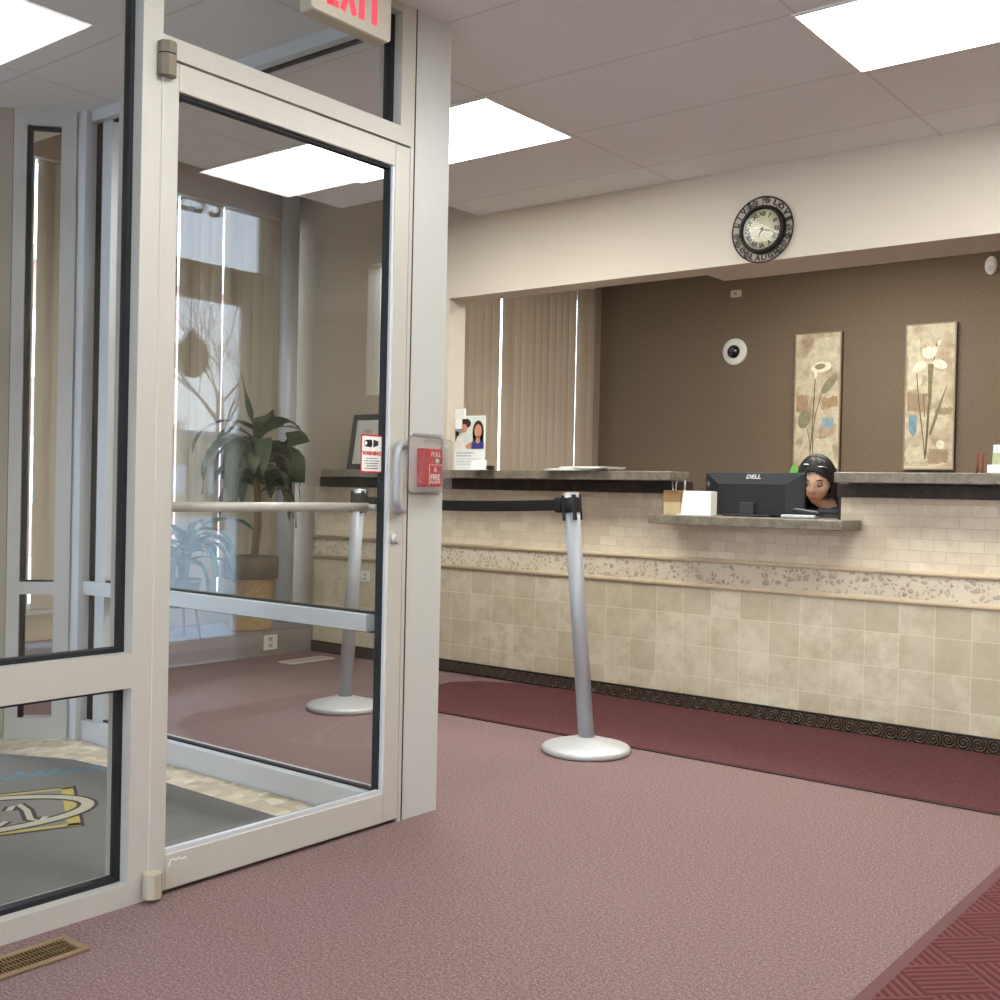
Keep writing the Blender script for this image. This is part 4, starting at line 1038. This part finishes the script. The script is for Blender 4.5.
for k, (x, y, rot) in enumerate(((-3.33, 4.93, .1), (-3.24, 4.93, -.15))):
    m = MB()
    for q in range(4): m.obox((x + .004 * q, y + .003 * q, CT + .0015 + q * .0026), (.28, .19, .0022), Matrix.Rotation(rot + .03 * q, 4, 'Z'))
    if k == 1:
        for v in m.v: v.z += .0108
    tag(m.build('paper_stack', PAPER), ('loose white papers lying flat on the left countertop, lower pile', 'loose white papers lying on top of the lower pile on the countertop')[k], 'paper')
for _o in set(bpy.data.objects) - _before:      # slide the poster group to the front of the ledge
    if _o.parent is None and _o.name.split('.')[0] in ('counter_poster', 'card_dispenser', 'card_holder', 'paper_clip_box'):
        _o.location = (_o.location.x + .175, _o.location.y - .203, _o.location.z)
    elif _o.parent is None: _o.location.y -= .10
fp = thing('picture_stand', 'dark framed notice leaning on the far left countertop behind the glass', 'picture', (-5.02, 4.85, CT))
RR = Matrix.Rotation(-.16, 4, 'X')
def ppt(a, b, c): return Vector((-4.93, 4.86, CT)) + RR.to_3x3() @ Vector((a, c, b))
m = MB()
for (a0, a1, b0, b1) in ((-.135, -.10, 0, .345), (.10, .135, 0, .345), (-.10, .10, 0, .035), (-.10, .10, .31, .345)):
    m.obox(ppt((a0 + a1) / 2, (b0 + b1) / 2, 0), (a1 - a0, .018, b1 - b0), RR, .002)
m.build('picture_frame', plain('black_frame', lin(40, 38, 36), .4), fp)
MB().obox(ppt(0, .172, .002), (.20, .008, .275), RR).build('mat_board', plain('pale_mat', lin(206, 204, 194), .7), fp)
MB().obox(ppt(0, .19, -.003), (.09, .002, .12), RR).build('printed_image', plain('pinkish_print', lin(190, 170, 160), .7, 0, .2, 30), fp)
MB().tube([ppt(0, .22, .008), (-4.93, 4.95, CT + .006)], .005, 6).build('easel_leg', BLACK, fp)

# items in the opening
ST = .9625
pb_ = thing('pen_box', 'wooden pen box at the left end of the lower shelf', 'pen holder', (-2.745, 4.87, ST))
m = MB(); x0, x1, y0, y1 = -2.797, -2.705, 4.82, 4.91
m.box(x0, x1, y0, y0 + .006, ST, ST + .118).box(x0, x1, y1 - .006, y1, ST, ST + .118).box(x0, x0 + .006, y0 + .006, y1 - .006, ST, ST + .118).box(x1 - .006, x1, y0 + .006, y1 - .006, ST, ST + .118).box(x0 + .006, x1 - .006, y0 + .006, y1 - .006, ST, ST + .006)
m.build('box_body', plain('pale_birch', lin(206, 182, 140), .55, 0, .1, 18), pb_)
MB().box(x0 - .001, x1 + .001, y0 - .001, y1 + .001, ST + .062, ST + .116).build('box_band', plain('tan_wood_band', lin(160, 126, 88), .55, 0, .15, 18), pb_)
for k, (x, y, dx, dy, L, lab) in enumerate(((-2.758, 4.86, -.018, .004, .17, 'white pen leaning left in the wooden pen box'), (-2.748, 4.85, .004, -.004, .155, 'white pen in the middle of the wooden pen box'), (-2.712, 4.87, .004, .0, .16, 'white pen standing at the right of the wooden pen box'))):
    a = Vector((x, y, ST + .008)); b = a + Vector((dx, dy, L))
    t = thing('pen', lab, 'pen', a, 0, 'pens in the wooden box')
    MB().tube([a, a.lerp(b, .72)], .0042, 8).build('barrel', WHITE, t)
    MB().tube([a.lerp(b, .72), b], [.0048, .0044], 8).build('cap', plain('pen_cap_grey', lin(190, 190, 194), .4), t)
cs = thing('counter_sign', 'blank white tent card on the lower shelf, left of the monitor', 'sign', (-2.62, 4.80, ST))
RA = Matrix.Rotation(-.22, 4, 'X')
MB().obox((-2.605, 4.815, ST + .060), (.172, .003, .118), RA).build('front_card', PAPER, cs)
MB().obox((-2.605, 4.790, ST + .003), (.178, .05, .005)).box(-2.52, -2.515, 4.775, 4.835, ST + .004, ST + .115).build('acrylic_base', WHITE, cs)
mo = thing('monitor', 'black computer monitor seen from behind on the lower shelf', 'monitor', (-2.43, 5.04, ST))
MX0, MX1, MZ0, MZ1 = -2.693, -2.170, .975, 1.176
MZ0 = .966
m = MB(); m.box(MX0, MX1, 5.05, 5.075, MZ0, 1.300 - .124, .006)
m.build('bezel', BLACK, mo)
# tapered back shell: sloping top band, raised centre
bk = MB()
z0, z1 = MZ0 + .002, MZ1 - .002; xa, xb = MX0 + .004, MX1 - .004
o0 = [(xa, 5.052, z0), (xb, 5.052, z0), (xb, 5.052, z1), (xa, 5.052, z1)]
i0 = [(xa + .085, 5.012, z0), (xb - .075, 5.012, z0), (xb - .075, 5.012, z1 - .055), (xa + .085, 5.012, z1 - .055)]
bk.add(o0 + i0, [[0, 1, 5, 4], [1, 2, 6, 5], [2, 3, 7, 6], [3, 0, 4, 7], [4, 5, 6, 7], [3, 2, 1, 0]])
bk.build('back_shell', plain('charcoal_shell', (.020, .022, .026), .38, 0, .06), mo)
e = MB(); sl = Vector((0, -.040, -.055)).normalized()
uu = X; vv = -sl
e.text('DELL', .034, Vector((-2.425, 5.0385, z1 - .0215)) + Vector((0, -.002, .0015)), uu, vv, .0015, bold=.0012)
e.build('logo', plain('silver_logo', lin(206, 206, 206), .3, .3), mo)
MB().box(-2.475, -2.40, 4.985, 5.015, ST + .009, 1.03, .004).build('stand_neck', plain('grey_stand', (.035, .037, .042), .45), mo)
MB().box(-2.56, -2.31, 4.975, 5.16, ST, ST + .010, .004).build('stand_foot', BLACK, mo)
e = MB().prism([(-.016, 0), (0, -.016), (.016, 0), (0, .016)], (-2.672, 5.0445, 1.118), (Vector((.9, -.42, 0))).normalized(), Z, .0012)
e.build('badge', plain('badge_grey', lin(120, 122, 126), .4), mo)
ph = thing('desk_phone', 'silver and black phone lying on the lower shelf, in front of the woman', 'phone', (-2.11, 4.86, ST))
MB().obox((-2.108, 4.86, ST + .009), (.155, .085, .017), Matrix.Rotation(.12, 4, 'Z'), .006).build('body', plain('silver_plastic', lin(190, 192, 192), .3, .3), ph)
MB().obox((-2.085, 4.88, ST + .030), (.12, .05, .022), Matrix.Rotation(.12, 4, 'Z') @ Matrix.Rotation(.12, 4, 'Y'), .008).build('handset', BLACK, ph)
gs = tag(MB().prism([(-.024, 0), (.016, 0), (.022, .018), (.006, .040), (-.012, .032)], (-2.232, 5.068, 1.1755), X, Z, .0012).prism([(-.012, .0), (.014, .0), (.022, .020), (.010, .030)], (-2.236, 5.0695, 1.1755), X, Y * .5 + Z * .8, .0012).build('green_note', plain('bright_green_paper', lin(120, 196, 84), .6)), 'bright green paper note sticking up at the monitor top, beside the woman', 'note')
# right end of the counter
bh = thing('brochure_holder', 'brochure stand with landscape picture at the right edge of the counter', 'brochure', (-1.22, 4.84, CT))
MB().obox((-1.215, 4.85, CT + .062), (.13, .004, .115), Matrix.Rotation(-.2, 4, 'X')).build('brochure', plain('brochure_sky', lin(206, 214, 222), .6, 0, .15, 20), bh)
MB().obox((-1.215, 4.846, CT + .06), (.128, .002, .05), Matrix.Rotation(-.2, 4, 'X')).build('printed_meadow', plain('brochure_green', lin(168, 172, 130), .6, 0, .2, 30), bh)
MB().obox((-1.216, 4.82, CT + .018), (.14, .05, .034), None, .003).build('tray', PAPER, bh)
for k, (x, lab) in enumerate(((-1.362, 'left one of two thin red sticks standing behind the right countertop edge'), (-1.342, 'right one of two thin red sticks standing behind the right countertop edge'))):
    tag(MB().tube([(x, 4.93, CT), (x + .004, 4.935, CT + .085)], .0042, 8).build('red_marker', plain('dull_red', lin(140, 56, 40), .5)), lab, 'marker', 'red markers')

# ================================================================== DESK, CHAIR, WOMAN
dk = thing('office_desk', 'wooden office desk below the counter, in front of the seated woman', 'desk', (-2.3, 5.5, 0))
MB().box(-3.0, -1.6, 5.26, 5.62, .715, .745, .004).build('desktop', plain('desk_wood', lin(140, 108, 78), .5, 0, .15, 12), dk)
MB().box(-3.0, -2.96, 5.27, 5.61, 0, .715).build('side_panel', plain('desk_wood', lin(140, 108, 78), .5), dk)
MB().box(-1.64, -1.6, 5.27, 5.61, 0, .715).build('side_panel', plain('desk_wood', lin(140, 108, 78), .5), dk)
HX, HY = -2.245, 5.47
oc = thing('office_chair', 'black office chair behind the seated woman', 'chair', (HX, 5.92, 0))
MB().box(HX - .24, HX + .24, 5.68, 6.12, .375, .435, .025).build('seat', BLACK, oc)
MB().box(HX - .20, HX + .235, 6.13, 6.19, .50, 1.16, .03).build('backrest', BLACK, oc)
MB().tube([(HX, 6.05, .40), (HX, 6.20, .42), (HX, 6.20, .75)], .02, 8).build('back_support', BLACK, oc)
MB().tube([(HX, 5.92, .1), (HX, 5.92, .376)], .03, 12).build('column', STEEL, oc)
for k in range(5):
    a = k * 2 * PI / 5; q = Vector((HX + .28 * math.cos(a), 5.92 + .28 * math.sin(a), .07))
    lg = MB().tube([(HX, 5.92, .11), q], [.025, .018], 8).build('base_leg', BLACK, oc)
    MB().ball((q.x, q.y, .027), .027, .027, .026, 10, 8).build('caster', BLACK, lg)

def remeshed(mb, name, mat_, parent, vox, smooth=4):
    me = bpy.data.meshes.new(name); me.from_pydata(mb.v, [], mb.f)
    ob = bpy.data.objects.new(name, me); COL.objects.link(ob)
    md = ob.modifiers.new('r', 'REMESH'); md.mode = 'VOXEL'; md.voxel_size = vox
    sm = ob.modifiers.new('s', 'SMOOTH'); sm.factor = .5; sm.iterations = smooth
    dg = bpy.context.evaluated_depsgraph_get(); m2 = bpy.data.meshes.new_from_object(ob.evaluated_get(dg))
    bpy.data.objects.remove(ob); bpy.data.meshes.remove(me)
    m2.name = name
    for p in m2.polygons: p.use_smooth = True
    m2.materials.clear(); m2.materials.append(mat_)
    base = Vector(parent.location) if parent else Vector((0, 0, 0))
    for v in m2.vertices: v.co = v.co - base
    o = bpy.data.objects.new(name, m2); COL.objects.link(o)
    if parent: o.parent = parent
    return o
def limb(mb, pts, rs, seg=14):
    mb.tube(pts, rs, seg)
    for p, r in zip(pts, rs): mb.ball(p, r, r, r, 14, 8)
wm = thing('person', 'woman with dark hair looking down, seated behind the monitor in dark grey top', 'person', (HX, 5.9, 0))
HC = Vector((-2.246, 5.37, 1.150))                 # head centre
HR = Matrix.Rotation(.20, 4, 'Z') @ Matrix.Rotation(.06, 4, 'Y') @ Matrix.Rotation(.42, 4, 'X')   # looks down towards the desk
H3 = HR.to_3x3()
def head_pt(a, t):
    # a polar from +z, t azimuth; face towards -y
    d = Vector((math.sin(a) * math.cos(t), math.sin(a) * math.sin(t), math.cos(a)))
    x, y, z = d.x * .074, d.y * .093, d.z * .115
    if z < 0:
        q = -z / .115; x *= 1 - .32 * q ** 1.6
        if y > 0: y *= 1 - .45 * q
        else: y *= 1 - .10 * q
    if y < 0:
        fz = lambda zc, s: math.exp(-((z - zc) / s) ** 2); fx = lambda xc, s: math.exp(-((x - xc) / s) ** 2)
        fr = min(1, -y / .05)
        y -= fr * (.024 * fx(0, .011) * fz(-.022, .017) + .012 * fx(0, .009) * fz(.005, .02))
        y += fr * .010 * (fx(.031, .016) + fx(-.031, .016)) * fz(.010, .013)
        y -= fr * .005 * (fx(.03, .022) + fx(-.03, .022)) * fz(.030, .010)
        y -= fr * .007 * fx(0, .020) * fz(-.058, .007) + fr * .006 * fx(0, .017) * fz(-.070, .006)
        y -= fr * .009 * fx(0, .02) * fz(-.096, .014)
        y -= fr * .004 * (fx(.042, .02) + fx(-.042, .02)) * fz(-.025, .022)
    return Vector((x, y, z))
def headmesh(mb):
    SG, RG = 64, 48; vs = []; fs = []
    for i in range(RG + 1):
        for k in range(SG): vs.append(HC + H3 @ head_pt(PI * i / RG, 2 * PI * k / SG))
    for i in range(RG):
        for k in range(SG): fs.append([i * SG + k, (i + 1) * SG + k, (i + 1) * SG + (k + 1) % SG, i * SG + (k + 1) % SG])
    mb.add(vs, fs, True)
hp_ = lambda x, y, z: HC + H3 @ Vector((x, y, z))
SKIN = plain('warm_skin', lin(238, 194, 168), .5, 0, .04, 20, 0, .35)
bd = MB(); headmesh(bd)
for sx_ in (-1, 1):                                # ears
    bd.ball(hp_(sx_ * .074, .012, -.004), .010, .017, .028, 12, 8, HR)
NB = Vector((-2.228, 5.53, 1.035))
limb(bd, [hp_(0, .03, -.06), hp_(0, .055, -.11), NB], [.056, .054, .060])
pel = Vector((HX, 5.90, .59)); chest = Vector((HX + .01, 5.66, .93)); belly = Vector((HX, 5.80, .74))
limb(bd, [pel + Vector((-.06, 0, 0)), belly, chest, NB + Vector((0, .02, -.03))], [.135, .130, .135, .075])
limb(bd, [pel + Vector((.06, 0, 0)), belly + Vector((.03, 0, 0)), chest + Vector((.04, 0, 0))], [.135, .125, .12])
limb(bd, [chest + Vector((-.05, 0, .0)), belly], [.12, .12])
hands = []
for s in (-1, 1):
    sh = Vector((HX + .01 + s * .165, 5.57, 1.005));  wr = Vector((HX + s * .12, 5.40, .79))
    el = Vector((HX + s * .25, 5.66, .825))
    limb(bd, [chest + Vector((s * .06, -.03, .04)), sh, el], [.085, .062, .044])
    limb(bd, [el, el.lerp(wr, .5), wr], [.043, .038, .026])
    hip = pel + Vector((s * .09, -.02, -.01)); kn = Vector((HX + s * .12, 5.68, .60)); kn = Vector((HX + s * .12, 5.50, .565)); an = Vector((HX + s * .12, 5.55, .085)); toe = Vector((HX + s * .13, 5.38, .035))
    limb(bd, [hip, hip.lerp(kn, .5), kn], [.095, .08, .058]); limb(bd, [kn, kn.lerp(an, .4), an], [.056, .052, .036]); limb(bd, [an + Vector((0, .03, -.045)), an.lerp(toe, .5) + Vector((0, 0, -.02)), toe], [.036, .036, .03])
    # palm and five fingers
    pd = Vector((-s * .25, -1, -.10)).normalized(); sd = Vector((1, -s * .25, 0)).normalized()
    pc = wr + pd * .05
    bd.obox(pc + Vector((0, 0, -.002)), (.072, .085, .026), Matrix.Rotation(s * .25, 4, 'Z'), .011)
    bd.ball(wr + pd * .01, .026)
    for k, (off, L) in enumerate(((-.029, .060), (-.010, .075), (.010, .080), (.029, .072))):
        if s > 0: off = -off
        b0 = pc + pd * .038 + sd * off; b1 = b0 + pd * (L * .45) + Vector((0, 0, .006)); b2 = b1 + pd * (L * .30) + Vector((0, 0, -.010)); b3 = b2 + pd * (L * .18) + Vector((0, 0, -.014))
        bd.tube([b0, b1, b2, b3], [.0092, .0088, .0082, .0070], 8); bd.ball(b3, .007, seg=8, rings=6); bd.ball(b1, .0088, seg=8, rings=6); bd.ball(b2, .0082, seg=8, rings=6); bd.ball(b0, .0092, seg=8, rings=6)
    th0 = pc - pd * .025 - sd * (s * .030); th1 = th0 - sd * (s * .026) + pd * .024 ; th2 = th1 + pd * .026 - sd * (s * .004) + Vector((0, 0, -.006))
    bd.tube([th0, th1, th2], [.013, .011, .008], 8); bd.ball(th1, .011, seg=8, rings=6); bd.ball(th2, .008, seg=8, rings=6)
body = remeshed(bd, 'body', SKIN, wm, .0046, 3)
TOP = plain('dark_slate_knit', lin(92, 98, 106), .8, 0, .12, 120, .2)
sh_ = MB()
g_ = .012
limb(sh_, [pel + Vector((-.06, 0, .02)), belly, chest, NB + Vector((0, .03, -.055))], [.135 + g_, .130 + g_, .135 + g_, .092])
limb(sh_, [pel + Vector((.06, 0, .02)), belly + Vector((.03, 0, 0)), chest + Vector((.04, 0, 0))], [.135 + g_, .125 + g_, .12 + g_])
limb(sh_, [chest + Vector((-.05, 0, .0)), belly], [.12 + g_, .12 + g_])
for s in (-1, 1):
    sh = Vector((HX + .01 + s * .165, 5.57, 1.005)); el = Vector((HX + s * .25, 5.66, .825)); wr = Vector((HX + s * .12, 5.40, .79))
    limb(sh_, [chest + Vector((s * .06, -.03, .04)), sh, el], [.085 + g_, .062 + g_, .044 + g_]); limb(sh_, [el, el.lerp(wr, .75)], [.044 + g_, .032 + g_])
remeshed(sh_, 'shirt', TOP, wm, .008, 3)
MB().tube([NB + Vector((.105 * math.cos(t), .075 * math.sin(t) + .01, -.02 + .022 * math.sin(t))) for t in [k * 2 * PI / 28 for k in range(28)]], .012, 8, closed=True).build('collar', TOP, wm)
tr_ = MB()
for s in (-1, 1):
    hip = pel + Vector((s * .09, -.02, -.01)); kn = Vector((HX + s * .12, 5.50, .565)); an = Vector((HX + s * .12, 5.55, .085))
    limb(tr_, [hip, hip.lerp(kn, .5), kn], [.105, .09, .068]); limb(tr_, [kn, kn.lerp(an, .4), an], [.066, .062, .052])
remeshed(tr_, 'trousers', plain('black_trousers', (.02, .02, .024), .8), wm, .009, 2)
# hair: cap over the skull, centre parting, sides down to the neck
HAIR = plain('dark_brown_hair', lin(24, 19, 18), .58, 0, .4, 70, .6)
hr = MB()
SG, RG = 64, 44; vs = []; fs = []; idx = {}
for i in range(RG + 1):
    a = PI * i / RG * .80
    for k in range(SG):
        t = 2 * PI * k / SG; p = head_pt(a, t)
        d = Vector((p.x / .074, p.y / .093, p.z / .115)); 
        part = .004 * math.exp(-(p.x / .006) ** 2) if (p.y < .05 and p.z > .04) else 0
        th = 1.12 + (.06 if p.y > 0 else 0)
        q = Vector((p.x * (th + .07 + .04 * (p.z < .03)), p.y * th, p.z * 1.10)) - Vector((0, 0, part))
        vs.append(q)
def keep(q):
    if q.y < -.018 and q.z < .077 - (abs(q.x) / .085) ** 2 * .072 : return False
    if q.y < .0 and q.z < -.02: return abs(q.x) > .066
    return True
for i in range(RG):
    for k in range(SG):
        ids = [i * SG + k, (i + 1) * SG + k, (i + 1) * SG + (k + 1) % SG, i * SG + (k + 1) % SG]
        cq = sum((vs[j] for j in ids), Vector()) / 4
        if keep(cq): fs.append(ids)
hb = bmesh.new(); me = bpy.data.meshes.new('hair'); me.from_pydata([HC + H3 @ q - Vector(wm.location) for q in vs], [], fs)
hb.from_mesh(me); bmesh.ops.delete(hb, geom=[v for v in hb.verts if not v.link_faces], context='VERTS'); hb.to_mesh(me); hb.free()
for p in me.polygons: p.use_smooth = True
me.materials.append(HAIR); ho = bpy.data.objects.new('hair', me); COL.objects.link(ho); ho.parent = wm
md = ho.modifiers.new('thick', 'SOLIDIFY'); md.thickness = .006; md.offset = 1
lk_ = MB()
for s in (-1, 1):
    for k in range(9):
        a = k / 8
        x = s * (.078 + .008 * math.sin(k * 2)); y = -.022 + a * .085
        top = hp_(x, y, .03); mid = hp_(s * (.088 - .002 * k), y + .01, -.05)
        low = mid + Vector((s * .006, .055, -.06)); end = low + Vector((-s * .012, .05, -.05))
        lk_.tube([top, mid, low, end], [.012, .016, .015, .006], 8)
for k in range(7):
    x = -.06 + .02 * k
    lk_.tube([hp_(x, .095, .02), hp_(x * 1.1, .105, -.06), NB + Vector((x * 1.2, .085, -.02)), NB + Vector((x * 1.2, .12, -.10))], [.018, .02, .018, .008], 8)
lk_.build('hair_lock', HAIR, wm)
hd = MB().tube([hp_(.0905 * math.cos(t), -.002 - .012 * math.sin(t), .128 * math.sin(t) + .004) for t in [PI * .10 + k * PI * .80 / 24 for k in range(25)]], .0028, 8)
hd.ball(hp_(.088, .0, .02), .012, .018, .022, 10, 8, HR)
hd.build('headset_band', BLACK, wm)
mic = MB().tube([hp_(.086, -.01, -.005), hp_(.080, -.05, -.045), hp_(.050, -.088, -.066)], [.0026, .0024, .0034], 6); mic.build('headset_boom', BLACK, wm)
MB().obox(hp_(-.034, -.066, .106), (.026, .006, .009), HR @ Matrix.Rotation(.7, 4, 'X'), .002).build('hair_clip', plain('silver_clip', lin(220, 220, 224), .2, .5), wm)
MB().tube([hp_(.022, -.075, .102), hp_(.045, -.06, .098), hp_(.062, -.045, .088)], .0022, 6).build('hair_slide', plain('silver_clip', lin(220, 220, 224), .2, .5), wm)
for s in (-1, 1):
    MB().tube([hp_(s * .016, -.0865, .030), hp_(s * .030, -.0875, .036), hp_(s * .048, -.076, .031)], [.0026, .0032, .0018], 6).build('eyebrow', HAIR, wm)
    MB().ball(hp_(s * .031, -.0765, .009), .0150, .008, .0100, 14, 10, HR).build('eye', plain('eyelid_skin', lin(186, 132, 108), .5), wm)
    MB().tube([hp_(s * .016, -.0835, .004), hp_(s * .031, -.0855, .000), hp_(s * .047, -.0765, .004)], [.0014, .0026, .0016], 6).build('eyelashes', HAIR, wm)
MB().tube([hp_(-.022, -.0845, -.0635), hp_(-.008, -.0925, -.061), hp_(.008, -.0925, -.061), hp_(.022, -.0845, -.0635)], [.0016, .0040, .0040, .0016], 8).build('lips', plain('lip_rose', lin(176, 106, 96), .45), wm)

# ================================================================== OUTSIDE
tag(MB().box(-60, 60, -60, 60, -.6, -.5).build('car_park', plain('light_bounce_concrete', lin(222, 220, 214), .9, 0, .06, 4)), 'car park ground outside the windows, paled to bounce light indoors', 'ground', None, 'structure')  # ground made pale so it throws daylight up onto the ceiling
def house(x, y, sx_, sy_, h, wall_m, label, win_side):
    t = thing('brick_building', label, 'building', (x, y, -.5))
    MB().box(x - sx_ / 2, x + sx_ / 2, y - sy_ / 2, y + sy_ / 2, -.5, h).build('wall', wall_m, t)
    MB().box(x - sx_ / 2 - .2, x + sx_ / 2 + .2, y - sy_ / 2 - .2, y + sy_ / 2 + .2, h, h + .3).build('roof', plain('pale_roof', lin(190, 186, 180), .8), t)
    n = int(sy_ // 2.4)
    for k in range(n):
        yy = y - sy_ / 2 + 1.2 + k * 2.4
        for z in (.6, 3.2):
            if z + 1.4 < h:
                xx = x + win_side * sx_ / 2
                MB().box(xx - .05, xx + .05, yy - .5, yy + .5, z, z + 1.4).build('window', plain('white_window', lin(220, 226, 232), .3), t)
BRK = plain('red_brick', lin(178, 140, 128), .9, 0, .15, 3)
house(-26, 12, 8, 30, 5.6, BRK, 'red brick building far outside the blinds', 1)
house(-50, -30, 8, 36, 3.4, plain('tan_siding', lin(186, 170, 150), .9, 0, .1, 3), 'low tan building across the street', 1)
def bare_tree(x, y, h, label, seed):
    random.seed(seed)
    t = thing('bare_tree', label, 'tree', (x, y, -.5))
    MB().tube([(x, y, -.5), (x + .05, y, h * .25), (x, y + .06, h * .45)], [.22, .17, .12], 8).build('trunk', plain('grey_bark', lin(142, 132, 126), .9), t)
    b = MB()
    def br(p, d, L, r, lev):
        q = p + d * L; b.tube([p, p.lerp(q, .5) + Vector((random.uniform(-.06, .06), random.uniform(-.06, .06), 0)), q], [r, r * .8, r * .6], 4, caps=False)
        if lev == 0: return
        for k in range(3):
            nd = (d + Vector((random.uniform(-.75, .75), random.uniform(-.75, .75), random.uniform(-.1, .5)))).normalized()
            br(p.lerp(q, random.uniform(.55, 1)), nd, L * .70, r * .5, lev - 1)
    for k in range(9):
        a = k * PI / 4.5; br(Vector((x, y, h * random.uniform(.25, .45))), Vector((math.cos(a) * .7, math.sin(a) * .7, .8)).normalized(), h * .22, .05, 5)
    b.build('branches', plain('grey_bark', lin(142, 132, 126), .9), t)
bare_tree(-32.0, -19.4, 9.4, 'large bare tree on the street, mirrored in the vestibule glass', 3)
bare_tree(-38.0, -20.5, 4.6, 'smaller bare tree farther down the street', 8)
# teardrop ornament hanging inside the street door
od = thing('hanging_ornament', 'brown teardrop ornament hanging at the street door, mirrored in the glass', 'ornament', (-4.87, 1.635, 1.61))
MB().lathe([(0, 1.62), (.04, 1.63), (.08, 1.67), (.093, 1.73), (.08, 1.79), (.042, 1.83), (.013, 1.87), (0, 1.89)], (-4.87, 1.635, -.01), 24).build('drop', plain('brown_ceramic', lin(110, 92, 72), .5), od)
MB().tube([(-4.87, 1.635, 1.87), (-4.87, 1.635, 2.10), (-4.9495, 1.635, 2.14)], .003, 6).build('cord', BLACK, od)
